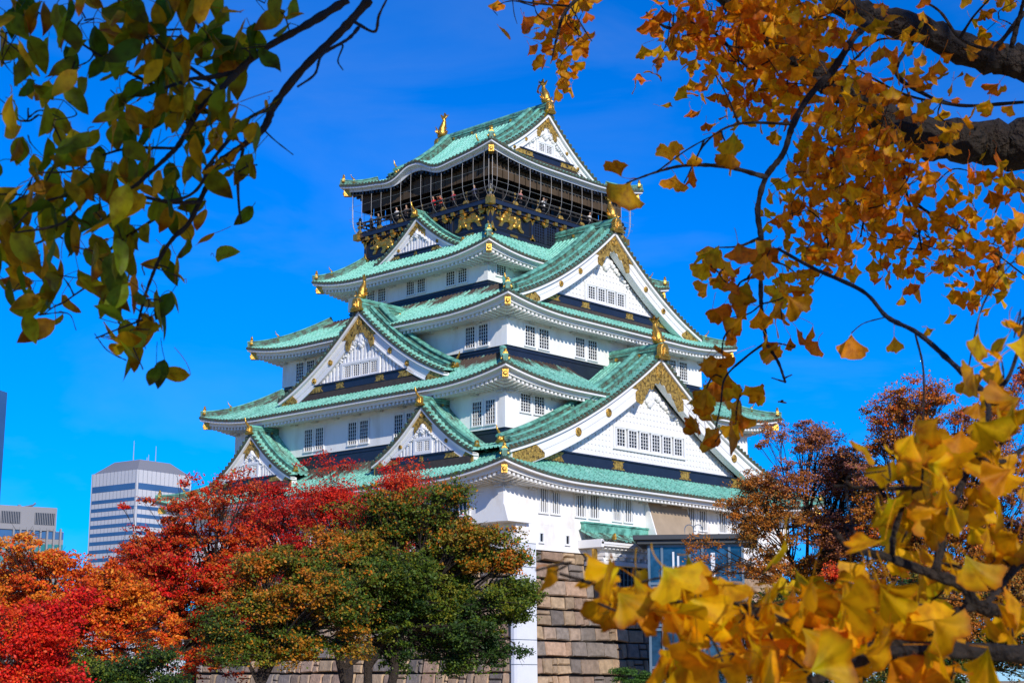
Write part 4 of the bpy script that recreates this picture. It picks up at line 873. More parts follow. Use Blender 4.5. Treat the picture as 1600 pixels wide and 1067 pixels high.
PUR = [(.36, .13, .09), (.42, .15, .07), (.46, .16, .03), (.3, .12, .09)]
tree('maple_tree', 'vivid orange maple on the far left below the office block', 'tree', 75, 62, [(60, 950, 130, 90, 1, 0), (10, 920, 80, 60, 1, 0), (140, 910, 90, 55, 1, 0), (200, 980, 80, 80, .9, 0), (85, 870, 45, 30, .6, 0), (110, 1030, 110, 40, .6, 0)], [ORA], 460, 165, .125, group='autumn trees along the foot of the keep')
tree('maple_tree', 'small scarlet maple at the lower left, brightest red of the row', 'tree', 45, 52, [(50, 990, 80, 55, 1, 0), (110, 965, 60, 40, .8, 0), (10, 1020, 50, 50, .7, 0), (60, 1050, 80, 30, .7, 0)], [RED], 200, 160, .105, trunk_r=.11, group='autumn trees along the foot of the keep')
tree('zelkova_tree', 'rust red zelkova with loose top before the pale office tower', 'tree', 295, 68, [(285, 870, 120, 85, 1, 0), (270, 775, 75, 38, .55, 0), (340, 820, 90, 70, .8, 0), (220, 950, 100, 80, 1, 0), (330, 960, 90, 80, 1, 0), (190, 820, 30, 25, .3, 0), (290, 1010, 110, 50, .9, 0), (240, 800, 60, 40, .5, 0), (400, 900, 60, 60, .6, 0)], [RUST+RED[:1]], 520, 150, .12, trunk_r=.26, fork=.3, group='autumn trees along the foot of the keep')
tree('maple_tree', 'deep red maple rising highest before the left face of the keep', 'tree', 545, 84, [(460, 800, 75, 60, 1, 0), (520, 745, 65, 40, .8, 0), (620, 765, 60, 50, 1.1, 0), (560, 820, 120, 60, 1, 0), (700, 812, 55, 40, .8, 0), (430, 830, 60, 50, .8, 0), (420, 850, 60, 50, .8, 0), (510, 715, 26, 22, .3, 0), (740, 795, 18, 20, .2, 0), (480, 900, 120, 50, .7, 0)], [DRED+RED[1:2]], 500, 130, .12, trunk_r=.22, dens=.6, group='autumn trees along the foot of the keep')
tree('zelkova_tree', 'olive zelkova flushed with orange left of the green one', 'tree', 410, 60, [(450, 915, 90, 55, 1, 0), (490, 960, 85, 55, 1, 1), (400, 975, 80, 50, .8, 1), (540, 900, 45, 45, .5, 0), (430, 1010, 100, 35, .7, 1), (350, 1000, 50, 40, .4, 0), (500, 1010, 70, 35, .5, 1)], [OLV+GRN_[:2], OLV[:2]+GRN_], 430, 160, .115, trunk_r=.2, group='autumn trees along the foot of the keep')
tree('zelkova_tree', 'large green zelkova turning orange at its tips before the keep corner', 'tree', 575, 64, [(590, 825, 75, 55, .8, 1), (680, 850, 100, 55, 1, 1), (760, 860, 62, 50, .7, 1), (640, 920, 110, 65, 1, 0), (750, 930, 75, 65, .9, 0), (720, 1000, 80, 50, .8, 2), (590, 960, 60, 50, .6, 0), (780, 830, 35, 22, .3, 1), (560, 775, 30, 22, .3, 1), (700, 955, 110, 45, .7, 2), (600, 1000, 60, 30, .5, 2), (560, 850, 70, 60, .8, 1), (670, 780, 70, 40, .5, 1), (760, 1020, 60, 35, .5, 2), (660, 1030, 90, 30, .5, 2)], [GRN_, OLV+GRN_[:3], DGRN+GRN_[:1]], 1000, 165, .115, trunk_r=.26, ntr=3, spread=1.5, fork=.34, group='autumn trees along the foot of the keep')
tree('evergreen_shrub', 'dark green bushy shrub under the red trees at lower left', 'shrub', 170, 55, [(170, 1045, 110, 35, 1, 0), (250, 1040, 60, 30, .6, 0), (110, 1050, 50, 30, .5, 0)], [DGRN+GRN_[:2]], 220, 150, .1, trunk_r=.08)
tree('cherry_tree', 'half bare cherry with brown leaves before the right end of the keep', 'tree', 1265, 78, [(1255, 720, 95, 62, .9, 1), (1190, 790, 60, 60, .7, 0), (1230, 850, 110, 60, 1, 0), (1320, 790, 85, 85, 1, 1), (1350, 740, 50, 50, .6, 1), (1130, 880, 70, 40, .6, 0), (1290, 910, 90, 40, .8, 2), (1200, 700, 50, 40, .5, 0), (1100, 900, 40, 35, .4, 0)], [BRN, PUR+BRN[:1], BRN+OLV[:2]], 560, 115, .11, trunk_r=.2, fork=.4, group='thinning autumn trees right of the keep')
tree('cherry_tree', 'taller brown cherry at the right, standing behind the yellow leaves', 'tree', 1450, 74, [(1450, 660, 95, 70, 1, 0), (1430, 620, 50, 30, .5, 0), (1520, 720, 90, 90, 1, 1), (1400, 760, 75, 80, 1, 1), (1380, 690, 40, 45, .5, 0), (1480, 850, 130, 80, 1.3, 0), (1590, 660, 60, 80, .8, 0), (1600, 820, 80, 90, 1, 1), (1390, 850, 80, 60, .8, 0)], [BRN+RUST[:2], PUR+BRN], 640, 130, .12, trunk_r=.24, fork=.35, group='thinning autumn trees right of the keep')
tree('evergreen_shrub', 'dark olive shrub mass at the lower right behind the ginkgo leaves', 'shrub', 1320, 62, [(1250, 970, 120, 50, 1, 0), (1400, 960, 130, 60, 1, 0), (1540, 960, 110, 80, 1, 1), (1330, 1040, 200, 40, 1, 0), (1480, 1030, 160, 45, 1, 0), (1620, 900, 80, 80, .8, 1), (1580, 1050, 90, 40, 1, 0), (1640, 1000, 60, 60, .8, 0)], [DGRN+OLV[2:3], BRN+DGRN[:1]], 600, 140, .115, trunk_r=.1)
tree('maple_tree', 'small red maple peeking out between the brown trees', 'tree', 1308, 70, [(1310, 890, 26, 24, 1, 0)], [RED+RUST], 22, 110, .1, trunk_r=.08)
for px, lab in ((985, 'small pine with flat green pads in front of the shaded stone'), (1060, 'second small pine, half hidden by the nearest yellow leaves')):
    tree('pine_tree', lab, 'tree', px, 66, [(px-5, 1048, 22, 5, 1, 0), (px+22, 1056, 15, 5, .8, 0), (px, 1062, 25, 5, .8, 0)], [[(.07, .16, .02), (.1, .2, .03), (.05, .12, .02)]], 34, 170, .07, trunk_r=.06, flat=.25, dens=.3, group='clipped pines below the stone base')

# ------------------------------------------------------------------ overhanging branches of the two nearest trees
FH = norm(FWD*arr(1, 1, 0))
def cp(x, d, h): return CAM+RGT*x+FH*d+arr(0, 0, h)
def smooth_path(P, n=8):
    """Catmull-Rom through 3D points"""
    P = np.asarray(P, float); Q = np.vstack([2*P[0]-P[1], P, 2*P[-1]-P[-2]]); out = []
    for i in range(len(P)-1):
        a, b, c, d = Q[i:i+4]; t = np.linspace(0, 1, n, endpoint=False)[:, None]
        out.append(.5*((2*b)+(-a+c)*t+(2*a-5*b+4*c-d)*t**2+(-a+3*b-3*c+d)*t**3))
    return np.vstack(out+[P[-1:]])
class Bough:
    def __init__(s): s.wood = MB(); s.pts = []; s.leaf = MB(); s.stalk = s.leaf
    def branch(s, P, r0, r1, knob=.25, k=8, n=8, wig=0.0):
        Q = smooth_path(P, n); m = len(Q); rad = np.linspace(r0, r1, m)*(1+knob*np.clip(rng.normal(size=m), -1, 1.6)*.5)
        Q[1:-1] += rng.normal(size=(m-2, 3))*wig*np.linspace(r0, r1, m)[1:-1, None]; s.wood.tube(Q, rad, k); s.pts.append(Q); return Q
    def px(s, L, d0, d1, r0, r1, **k):
        n = len(L); dd = np.linspace(d0, d1, n); return s.branch([atd(x, y, d) for (x, y), d in zip(L, dd)], r0, r1, **k)
    def near(s, p):
        A = np.vstack(s.pts); i = ((A-p)**2).sum(1).argmin(); return A[i]
    def cluster(s, cx, cy, rx, ry, n, d, size, shape, pal, dj=.25, twig=.0022, droop=.7, ntw=None):
        ctr = atd(cx, cy, d); m_ = d/FPX; a = s.near(ctr); D = np.linalg.norm(ctr-a)
        if D > size*.5: s.branch([a, (a+ctr)/2+rng.normal(size=3)*D*.1+arr(0, 0, D*.06), ctr], twig*1.35, twig*.8, k=5, n=6, knob=.5)
        for _ in range(ntw if ntw is not None else max(1, n//9)):
            v = rng.normal(size=2)*.55; e = ctr+(v[0]*rx*RGT+v[1]*ry*arr(0, 0, 1))*m_+FH*rng.normal()*dj*.7
            s.branch([ctr+rng.normal(size=3)*size*.2, (ctr+e)/2+rng.normal(size=3)*size*.35, e], twig, twig*.6, k=4, n=5, knob=.6)
        for _ in range(n):
            th = rng.uniform(0, 6.283); rr = rng.uniform(0, 1)**.55
            c = ctr+(math.cos(th)*rr*rx*RGT+math.sin(th)*rr*ry*UPV)*m_+FH*rng.normal()*dj
            s.one(c, size*rng.uniform(.72, 1.22), shape, pal, droop)
    def one(s, c, L, shape, pal, droop=.7, a=None, nn=None):
        a = norm(arr(0, 0, -droop)+rng.normal(size=3)*.55) if a is None else norm(np.asarray(a, float)); nn = rng.normal(size=3)*arr(1, 1, .6) if nn is None else np.asarray(nn, float)
        b = norm(np.cross(a, nn)); n = np.cross(b, a); col = np.array(pal[rng.integers(len(pal))], float)*rng.uniform(.75, 1.25); base = c-a*L*.5
        if shape == 'ovate':
            y = np.linspace(0, 1, 8); w = .265*np.sin(np.pi*np.clip(y, 0, 1)**.82)**.9*(1-.15*y)+.002; x = np.stack([-w, -w*.5, 0*w, w*.5, w], 1); fold = rng.uniform(.05, .5); curl = rng.uniform(-.25, .3); tw = rng.uniform(-.5, .5)
            w2 = rng.normal(size=2)*.03; z = fold*np.abs(x)+curl*(y[:, None]-.5)**2+tw*x*y[:, None]+w2[0]*np.sin(9*y)[:, None]*np.sign(x)
            P = base+L*(x[..., None]*b+y[:, None, None]*a+z[..., None]*n); cc = np.broadcast_to(col, P.shape).copy()
            if rng.uniform() < .4: cc[5:] *= arr(.75, .45, .35)
            if rng.uniform() < .5: cc[:, 2] *= .8
            s.leaf.grid(P, 0, col=cc); pe = .22
        else:
            th = np.linspace(-1, 1, 15)*rng.uniform(.78, 1.2); sp = th/max(abs(th)); Rr = 1+.04*np.sin(sp*9+rng.uniform(0, 6))+.035*np.sin(sp*19+rng.uniform(0, 6))-.3*rng.uniform(-.4, 1)*np.exp(-(sp/.1)**2)-.2*np.abs(sp)**5
            r = arr(.0, .3, .6, .82, 1.0)[:, None]*Rr[None]; tq = th[None]*(.5+.5*np.clip(r, 0, 1)); x = r*np.sin(tq)*.98; y = r*np.cos(tq)*.95; cup = rng.uniform(-.35, .5); wv = rng.uniform(.04, .13); ph = rng.uniform(0, 6); cv = rng.uniform(-.35, .35)
            z = cup*x*x+wv*np.sin(sp*5.5+ph)[None]*r**1.5+cv*r*r; P = base+L*(x[..., None]*b+y[..., None]*a+z[..., None]*n); cc = np.broadcast_to(col, P.shape).copy()
            cc *= rng.uniform(.84, 1.08, (1, 15, 1)); cc[2:] *= rng.uniform(.92, 1.04, (3, 15, 1))
            if rng.uniform() < .5: cc[4] *= arr(.8, .5, .5)*rng.uniform(.6, 1.3, (15, 1)).clip(0, 1.2)
            if rng.uniform() < .25: cc[:2] *= arr(.75, 1.0, .9)
            s.leaf.grid(P, 0, col=cc); pe = .75
        st = base-a*L*pe*.6+arr(0, 0, L*pe*.25); q = s.near(st); dist = np.linalg.norm(q-st)
        if dist < L*2.2: st = q*.55+st*.45 if dist > L else q
        rr_ = .0009 if L < .09 else .0011; mid = (st+base)/2+rng.normal(size=3)*L*.08+arr(0, 0, L*.06)
        t = np.linspace(0, 1, 5)[:, None]; s.stalk.tube((1-t)**2*st+2*t*(1-t)*mid+t*t*base, rr_, 3, col=arr(*(col*.8), 1), cap=False)
    def finish(s, root, bark):
        adopt(s.wood.build('trunk', M[bark], None, True), root); adopt(s.leaf.build('crown', M['fleaf'], None, True), root)
    def canopy(s, c, r, n, L, pal):
        """the same crown continuing unseen overhead and behind the viewpoint, placed to shade the near leaves"""
        v = norm(rng.normal(size=(n, 3)))*rng.uniform(0, 1, n)[:, None]**.4; k = max(6, n//120); ctr = norm(rng.normal(size=(k, 3)))*rng.uniform(.1, 1, k)[:, None]**.5
        p = (ctr[rng.integers(0, k, n)]*.8+v*.34); pos = cp(*c)+p[:, 0:1]*r[0]*RGT+p[:, 1:2]*r[1]*FH+p[:, 2:3]*r[2]*arr(0, 0, 1)
        for q in ctr: e = cp(*c)+q[0]*.8*r[0]*RGT+q[1]*.8*r[1]*FH+q[2]*.8*r[2]*arr(0, 0, 1); Q = s.pts[0]; a = Q[-1-rng.integers(0, 9)]; s.branch([a, (a+e)/2+arr(0, 0, .25), e], .018, .005, k=5, n=5)
        pk = np.array(pal, float); col = pk[rng.integers(0, len(pk), n)]*rng.uniform(.7, 1.2, (n, 1)); nn = norm(rng.normal(size=(n, 3))+arr(-.3, -.5, .6)); ax = norm(np.cross(nn, rng.normal(size=(n, 3))))
        Ls = L*rng.uniform(.8, 1.25, n); leaf_quads(s.leaf, pos, Ls, Ls*.85, ax, nn, col)

# -- broadleaf tree: trunk stands behind and to the left of the viewpoint, its boughs hang into the top left
LP = [(.38, .34, .005), (.18, .25, .005), (.72, .42, .005), (.55, .38, .005), (.8, .42, .005), (.36, .34, .005), (.6, .28, .005), (.11, .18, .005), (.26, .31, .005)]
b = Bough(); tr0 = empty('broadleaf_tree', tuple(cp(-3.4, -1.8, GROUND))); tag(tr0, 'shaded broadleaf tree whose green and brown oval leaves hang into the top left', 'tree')
b.branch([cp(-3.4, -1.8, GROUND), cp(-3.35, -1.75, .5), cp(-3.2, -1.6, 2.2), cp(-2.6, -1.2, 3.9), cp(-2.2, -.6, 5.2)], .17, .09, k=12, wig=.1)
b.branch([cp(-2.9, -1.4, 3.0), cp(-2.0, .2, 3.6), cp(-.9, 1.9, 3.2), cp(-.45, 2.9, 2.2), atd(577, 0, 3.5)], .05, .011)
b.branch([cp(-2.0, .2, 3.6), cp(-1.2, 1.7, 2.9), cp(-.6, 2.9, 2.1), atd(543, 0, 3.4)], .03, .0095)
b.px([(577, 0), (535, 47), (473, 108), (430, 163), (411, 202), (372, 233), (341, 256), (318, 302), (295, 349), (271, 372), (250, 403), (229, 455), (215, 507)], 3.5, 3.3, .0105, .0028)
b.px([(543, 0), (480, 39), (411, 78), (372, 112), (345, 140), (310, 174), (283, 221), (267, 240), (233, 271), (202, 295), (147, 302), (97, 349), (23, 364)], 3.4, 3.15, .0095, .0022)
for L_, r0, r1 in (([(372, 112), (325, 122), (298, 124), (252, 140)], .006, .0035), ([(333, 252), (306, 298), (267, 314), (217, 310), (180, 330)], .0045, .002), ([(430, 167), (388, 186), (349, 229), (320, 265)], .005, .003),
                   ([(560, 44), (543, 62), (504, 85), (492, 116), (465, 136)], .004, .0022), ([(554, 35), (585, 50), (592, 25), (604, 0)], .004, .002), ([(504, 85), (535, 70), (528, 95), (536, 110)], .0025, .0012), ([(380, 232), (372, 279), (374, 329), (378, 349)], .0045, .0018),
                   ([(271, 232), (202, 232), (147, 248), (116, 267), (60, 270)], .0035, .0018), ([(312, 316), (264, 316), (194, 302), (132, 302), (62, 319), (17, 361)], .0045, .002), ([(245, 340), (173, 389), (156, 430), (101, 472)], .0035, .002), ([(222, 500), (190, 512), (150, 528)], .0025, .0015),
                   ([(97, 349), (60, 380), (20, 370)], .0022, .0015), ([(60, 180), (40, 190), (0, 178)], .0025, .0015), ([(116, 267), (80, 190), (60, 180)], .0025, .0015), ([(411, 202), (430, 220), (458, 242)], .002, .001), ([(85, 260), (60, 300), (30, 310)], .0022, .0014),
                   ([(345, 140), (240, 60), (215, 0)], .004, .003), ([(252, 140), (160, 90), (60, 20)], .004, .002)):
    b.px(L_, 3.35, 3.25+rng.uniform(-.15, .15), r0, r1, k=6)
for c in ((15, 50, 40, 60, 20), (20, 95, 22, 30, 6), (130, 28, 100, 30, 24), (215, 55, 75, 50, 30), (295, 25, 70, 30, 20), (380, 75, 55, 40, 12), (435, 15, 35, 18, 6), (118, 105, 32, 28, 4), (190, 160, 45, 55, 12), (255, 90, 50, 40, 14), (330, 60, 45, 40, 10), (16, 162, 8, 8, 1), (30, 215, 26, 26, 4), (95, 185, 36, 28, 8), (265, 175, 50, 45, 14), (310, 215, 40, 50, 14), (345, 190, 35, 25, 7), (62, 275, 50, 35, 17), (14, 320, 18, 48, 9), (150, 255, 45, 35, 8), (235, 250, 50, 40, 13), (190, 290, 60, 35, 13), (365, 265, 40, 25, 9), (402, 258, 18, 18, 4), (285, 200, 25, 30, 5),
          (95, 345, 65, 35, 17), (155, 330, 45, 45, 10), (275, 335, 35, 45, 13), (40, 430, 45, 50, 18), (70, 490, 25, 45, 7), (100, 435, 25, 40, 7), (150, 455, 45, 22, 8), (165, 400, 40, 35, 6), (205, 370, 40, 25, 6), (210, 485, 45, 40, 17), (228, 545, 22, 38, 8), (182, 545, 18, 25, 3), (8, 400, 12, 35, 4), (265, 420, 25, 35, 5), (255, 470, 25, 30, 5), (330, 150, 30, 30, 5)):
    b.cluster(*c[:4], int(c[4]*1.12), 3.3, .078, 'ovate', LP, dj=.16, twig=.0016, droop=.9)
b.canopy((-.4, -1.6, 4.3), (3.0, 2.4, 1.3), 5600, .11, LP); b.canopy((1.6, -2.2, 3.6), (1.6, 1.6, 1.0), 1700, .11, LP)
b.finish(tr0, 'bark')

# -- ginkgo: trunk out of frame to the right; high limbs farther off, low boughs close to the viewpoint
GP = [(.96, .38, .002), (.93, .3, .002), (.96, .46, .003), (.95, .4, .003), (.86, .22, .002), (.96, .52, .005)]
GY = [(.97, .52, .002), (.96, .46, .002), (.97, .58, .003), (.92, .36, .002), (.97, .5, .002)]
g = Bough(); gt0 = empty('ginkgo_tree', tuple(cp(4.2, 5.4, GROUND))); tag(gt0, 'golden ginkgo tree reaching in from the right with thick dark limbs and fan leaves', 'tree')
g.branch([cp(4.2, 5.4, GROUND), cp(4.15, 5.45, 0), cp(4.0, 5.6, 2.0), cp(3.9, 5.5, 4.0), cp(3.5, 5.2, 6.5)], .3, .13, k=14, wig=.12)
g.branch([cp(4.0, 5.6, 1.9)]+[atd(x, y, d) for x, y, d in ((2000, 330, 6.5), (1640, 237, 6.5), (1550, 225, 6.5), (1475, 219, 6.5), (1430, 209, 6.45), (1385, 187, 6.45), (1340, 152, 6.4), (1287, 124, 6.4), (1225, 76, 6.3), (1167, 28, 6.2), (1120, -20, 6.1))], .11, .033, knob=.16, k=12, wig=.1)
g.branch([cp(3.95, 5.6, 2.6)]+[atd(x, y, d) for x, y, d in ((1900, 170, 6.1), (1640, 108, 6.0), (1568, 92, 6.0), (1505, 77, 6.0), (1437, 48, 5.9), (1355, 24, 5.8), (1299, -4, 5.7), (1240, -60, 5.6))], .075, .04, knob=.14, k=12, wig=.1)
for L_, d0_, d1_, r0, r1 in (([(1360, 36), (1335, 58), (1302, 109), (1265, 150), (1239, 195), (1224, 240), (1197, 277), (1184, 326), (1190, 375), (1192, 399), (1189, 434), (1190, 486), (1196, 524), (1199, 538), (1216, 566), (1227, 597)], 5.7, 4.3, .014, .0035),
        ([(1196, 535), (1164, 559), (1133, 590), (1126, 632), (1118, 670)], 4.45, 4.3, .004, .002), ([(1185, 373), (1154, 385), (1118, 387)], 4.8, 4.7, .005, .002), ([(1189, 431), (1157, 441), (1148, 470)], 4.6, 4.5, .004, .002), ([(1192, 405), (1223, 413), (1240, 424)], 4.7, 4.7, .004, .002), ([(1190, 475), (1170, 490), (1140, 497)], 4.5, 4.5, .003, .0015),
        ([(1227, 597), (1205, 590)], 4.3, 4.3, .003, .0015), ([(1227, 590), (1238, 585)], 4.3, 4.3, .003, .0015), ([(1197, 277), (1135, 261), (1072, 259), (1026, 269), (979, 286)], 5.0, 4.6, .008, .0022), ([(1235, 194), (1154, 194), (1104, 222), (1069, 286)], 5.2, 4.8, .005, .002), ([(1154, 194), (1136, 150), (1118, 118)], 5.1, 5.0, .004, .002),
        ([(1216, 389), (1272, 420), (1348, 455), (1386, 495), (1435, 521), (1490, 569), (1546, 621)], 4.4, 2.9, .0045, .0065), ([(1386, 495), (1350, 505), (1330, 520)], 3.9, 3.85, .0018, .001), ([(1430, 521), (1443, 580), (1442, 660), (1440, 690)], 3.6, 3.4, .0028, .0014),
        ([(1170, 28), (1120, 30), (1050, 45), (1010, 20)], 6.1, 5.6, .012, .004), ([(1225, 75), (1180, 110), (1120, 55), (1080, 35)], 6.2, 5.4, .01, .003), ([(1287, 124), (1240, 120), (1190, 85), (1130, 70)], 6.2, 5.6, .01, .003), ([(1240, -60), (1100, -60), (960, -30), (890, 10), (870, 60), (862, 95)], 5.6, 5.2, .012, .002), ([(890, 10), (830, 5), (790, -5)], 5.2, 5.2, .004, .002), ([(890, 8), (915, 50), (925, 65)], 5.2, 5.2, .003, .0015), ([(800, -10), (803, 20), (808, 38)], 5.2, 5.2, .002, .001),
        ([(1400, 195), (1408, 240), (1418, 310), (1432, 345), (1440, 390)], 6.3, 5.6, .009, .003), ([(1418, 310), (1470, 345), (1540, 385), (1600, 430)], 5.8, 5.4, .006, .0025), ([(1340, 152), (1325, 230), (1300, 262), (1320, 290), (1350, 320), (1345, 370)], 6.2, 5.5, .009, .003), ([(1437, 49), (1400, 110), (1440, 145), (1500, 165), (1600, 160)], 5.9, 5.6, .009, .006),
        ([(1600, 20), (1560, 70), (1545, 78), (1500, 60), (1470, 20), (1440, 0)], 5.6, 5.4, .009, .004), ([(1500, 60), (1520, 28), (1545, 0)], 5.4, 5.3, .006, .003), ([(1580, 75), (1592, 30), (1600, 0)], 5.5, 5.4, .01, .006), ([(1300, 110), (1285, 145), (1360, 70), (1400, 60)], 5.9, 5.7, .006, .003), ([(1500, 165), (1420, 150), (1340, 110)], 5.7, 5.4, .006, .003)):
    g.px(L_, d0_, d1_, r0, r1, k=7)
SM = [(1050, 25, 60, 28, 30), (1115, 50, 55, 42, 38), (1195, 45, 65, 45, 52), (1275, 25, 55, 32, 28), (1150, 95, 45, 30, 22), (1225, 130, 45, 35, 28), (1180, 110, 40, 40, 20), (1115, 20, 60, 18, 18), (1300, 215, 50, 45, 40), (1355, 265, 55, 45, 48), (1262, 265, 40, 32, 20), (1375, 170, 40, 28, 12), (1440, 50, 35, 20, 8), (1560, 30, 38, 25, 12), (1330, 325, 70, 40, 52), (1410, 295, 40, 40, 22), (1440, 355, 50, 36, 28), (1500, 390, 50, 35, 28), (1560, 425, 45, 36, 24), (1400, 385, 60, 14, 12), (1245, 335, 35, 30, 14), (1525, 270, 35, 18, 4), (1590, 290, 20, 30, 6), (1340, 90, 40, 40, 16), (1260, 90, 45, 30, 20), (1430, 190, 45, 25, 9), (1490, 200, 40, 15, 6), (1410, 130, 50, 25, 10), (1560, 370, 40, 25, 10), (1520, 330, 25, 20, 3),
      (890, 30, 42, 28, 26), (850, 38, 22, 14, 6), (905, 60, 24, 20, 7), (835, 10, 28, 10, 5), (776, 8, 10, 8, 2), (874, 90, 3, 4, 1), (1290, 410, 35, 25, 9), (1255, 400, 35, 25, 10), (1300, 370, 40, 22, 12)]
for c in SM: g.cluster(*c[:4], int(c[4]*2.2), 5.6, .05, 'fan', GP, dj=.32, twig=.0022)
MD = [(1122, 425, 28, 26, 6), (1100, 415, 14, 12, 2), (1192, 408, 22, 20, 4), (1148, 478, 28, 16, 4), (1232, 460, 28, 22, 6), (1140, 515, 14, 14, 2), (1222, 500, 18, 28, 4), (1243, 543, 26, 16, 4), (1197, 545, 20, 14, 3), (1128, 548, 10, 8, 1), (1118, 585, 22, 18, 4), (1160, 608, 24, 16, 4), (1093, 640, 18, 30, 6), (1150, 662, 24, 18, 4), (1118, 690, 14, 14, 2), (1140, 415, 14, 14, 2), (1125, 590, 12, 20, 2), (1127, 205, 12, 12, 1), (1143, 238, 14, 14, 2), (1088, 250, 10, 10, 1), (1165, 470, 10, 14, 2), (1205, 385, 12, 12, 2)]
for c in MD: g.cluster(*c[:4], int(c[4]*1.3+.5), 4.5, .06, 'fan', GP, dj=.08, ntw=0)
# single leaves that stand clear against the sky
for x, y, d, L_, a in ((963, 262, 4.7, .085, (-.5, 0, .5)), (975, 305, 4.6, .115, (-.3, .2, -.8)), (1045, 237, 4.7, .08, (-.3, 0, .8)), (1060, 247, 4.7, .055, (.6, 0, .3)), (1052, 289, 4.7, .085, (-.2, .1, -.9)), (1085, 250, 4.8, .055, (.2, 0, -.6)), (1331, 543, 3.9, .085, (0, 0, -1)), (1399, 538, 3.6, .05, (.2, 0, -.9)), (1525, 640, 2.9, .05, (-.4, 0, -.6)), (1450, 520, 3.4, .04, (.5, .2, -.5)), (1410, 470, 5.4, .05, (.1, .1, -.9)), (1190, 498, 4.5, .08, (.2, 0, -.9))):
    g.one(atd(x, y, d), L_*.8, 'fan', GP[:4], a=a, nn=-FWD+rng.normal(size=3)*.35)
# close, low boughs
g.branch([cp(4.1, 5.45, .1), cp(2.6, 3.6, -.15), cp(1.3, 2.5, -.05), atd(1640, 958, 2.3)], .05, .013, knob=.2)
g.branch([atd(1640, 958, 2.3), atd(1600, 957, 2.25), atd(1527, 946, 2.2), atd(1508, 916, 2.2), atd(1455, 896, 2.2), atd(1386, 870, 2.2), atd(1329, 855, 2.2), atd(1302, 828, 2.2)], .0125, .0035, knob=.25)
g.branch([cp(2.6, 3.6, -.15), cp(1.4, 2.5, -.2), atd(1660, 1028, 2.2)], .035, .014, knob=.2)
g.branch([atd(1660, 1028, 2.2), atd(1600, 1022, 2.1), atd(1481, 1015, 2.05), atd(1405, 1019, 2.0), atd(1350, 1030, 1.95), atd(1265, 1065, 1.9)], .0135, .005, knob=.25)
for L_, d0_, d1_, r0, r1 in (([(1462, 893), (1478, 820), (1500, 763), (1520, 717), (1542, 668), (1545, 640), (1546, 621), (1577, 587), (1600, 510), (1612, 440)], 2.2, 2.7, .0065, .003), ([(1394, 866), (1397, 832), (1417, 778), (1440, 760)], 2.2, 2.2, .0045, .0025), ([(1302, 759), (1360, 762), (1439, 763)], 2.15, 2.2, .002, .0035), ([(1600, 1022), (1480, 1010), (1330, 1000), (1237, 974), (1162, 945), (1109, 927), (1071, 937), (990, 935), (927, 912), (874, 896)], 2.1, 1.95, .007, .0022), ([(1527, 946), (1470, 958), (1432, 946), (1400, 960)], 2.2, 2.1, .006, .003), ([(1162, 945), (1200, 985), (1215, 1030)], 2.0, 1.95, .003, .0015), ([(1071, 937), (1060, 915), (1050, 900)], 1.95, 1.95, .002, .0012), ([(1481, 1015), (1500, 985), (1495, 950)], 2.05, 2.1, .005, .003), ([(1600, 870), (1560, 920), (1540, 945)], 2.3, 2.2, .006, .005), ([(1600, 700), (1570, 720), (1520, 717)], 2.4, 2.3, .004, .003)):
    g.px(L_, d0_, d1_, r0, r1, k=7)
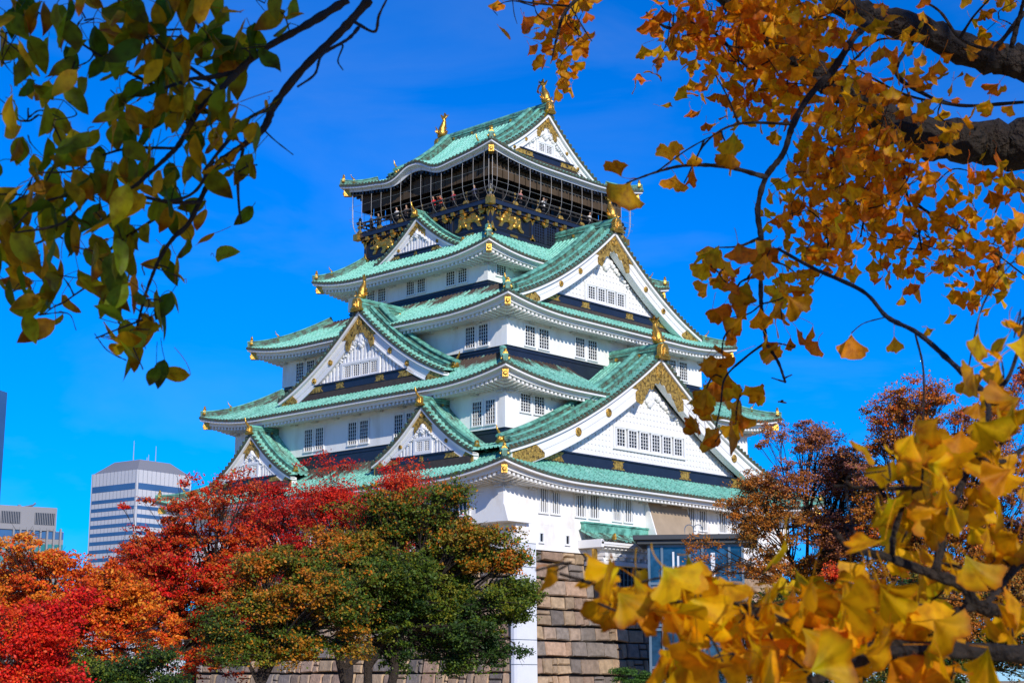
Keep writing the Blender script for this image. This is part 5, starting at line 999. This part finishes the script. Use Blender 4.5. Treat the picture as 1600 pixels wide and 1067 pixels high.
NR = [(1530, 690, 55, 50, 8, 2.3), (1430, 705, 55, 42, 8, 2.2), (1385, 735, 25, 25, 3, 2.1), (1500, 790, 75, 50, 13, 2.25), (1578, 760, 40, 70, 9, 2.3), (1420, 815, 50, 40, 7, 2.2), (1340, 850, 14, 14, 1, 2.1), (1360, 905, 40, 35, 5, 2.15), (1550, 870, 50, 50, 9, 2.3), (1460, 880, 60, 40, 9, 2.3), (1180, 955, 90, 36, 15, 2.0), (1290, 970, 80, 50, 17, 2.05), (1000, 928, 56, 26, 11, 1.95), (955, 945, 24, 14, 3, 1.95), (930, 905, 20, 10, 2, 1.95), (868, 893, 6, 10, 1, 1.95), (1085, 975, 50, 30, 8, 1.95), (1100, 915, 55, 24, 6, 1.95), (1130, 1035, 80, 26, 8, 1.9), (1240, 1030, 75, 34, 12, 1.95), (1350, 1020, 80, 40, 13, 2.0), (1440, 975, 70, 40, 11, 2.1), (1480, 1045, 70, 24, 7, 2.0), (1575, 985, 40, 50, 6, 2.2), (1560, 570, 40, 30, 5, 2.6), (1590, 520, 20, 30, 3, 2.7), (1585, 640, 24, 36, 4, 2.5), (1590, 400, 14, 25, 2, 3.0), (1180, 880, 10, 12, 1, 1.95), (1060, 1055, 25, 14, 3, 1.9), (1350, 935, 40, 30, 5, 2.5), (1440, 930, 60, 30, 6, 2.6), (1250, 925, 50, 25, 5, 2.6)]
for cx, cy, rx, ry, n, d in NR: g.cluster(cx, cy, rx, ry, int(n*1.25+.5), d, .05, 'fan', GY, dj=.07, twig=.0016, droop=.6)
g.canopy((2.8, -1.4, 4.6), (2.6, 2.4, 1.3), 2000, .12, GP); g.canopy((2.6, 1.6, 5.6), (2.2, 1.6, 1.2), 800, .12, GP)
g.finish(gt0, 'bark2')

# ------------------------------------------------------------------ a small bird crossing the sky
o_, T = plane_frame(1222, 628, 70, 0); bd_ = empty('bird', tuple(o_)); tag(bd_, 'small dark bird gliding against the blue sky right of the keep', 'bird')
m = MB(); m.tube(T(arr((-.2, 0, .03), (-.1, 0, .02), (0, 0, 0), (.1, 0, -.02), (.17, 0, -.03), (.22, 0, -.035))), arr(.012, .035, .05, .042, .03, .006), 8); 
for sg in (-1, 1): m.grid(T(arr((-.05, sg*.03, .02), (-.1, sg*.18, .06), (-.16, sg*.34, .03), (.06, sg*.03, .02), (.04, sg*.18, .07), (-.1, sg*.34, .035)).reshape(2, 3, 3)), 0)
adopt(m.build('body', M['black']), bd_)
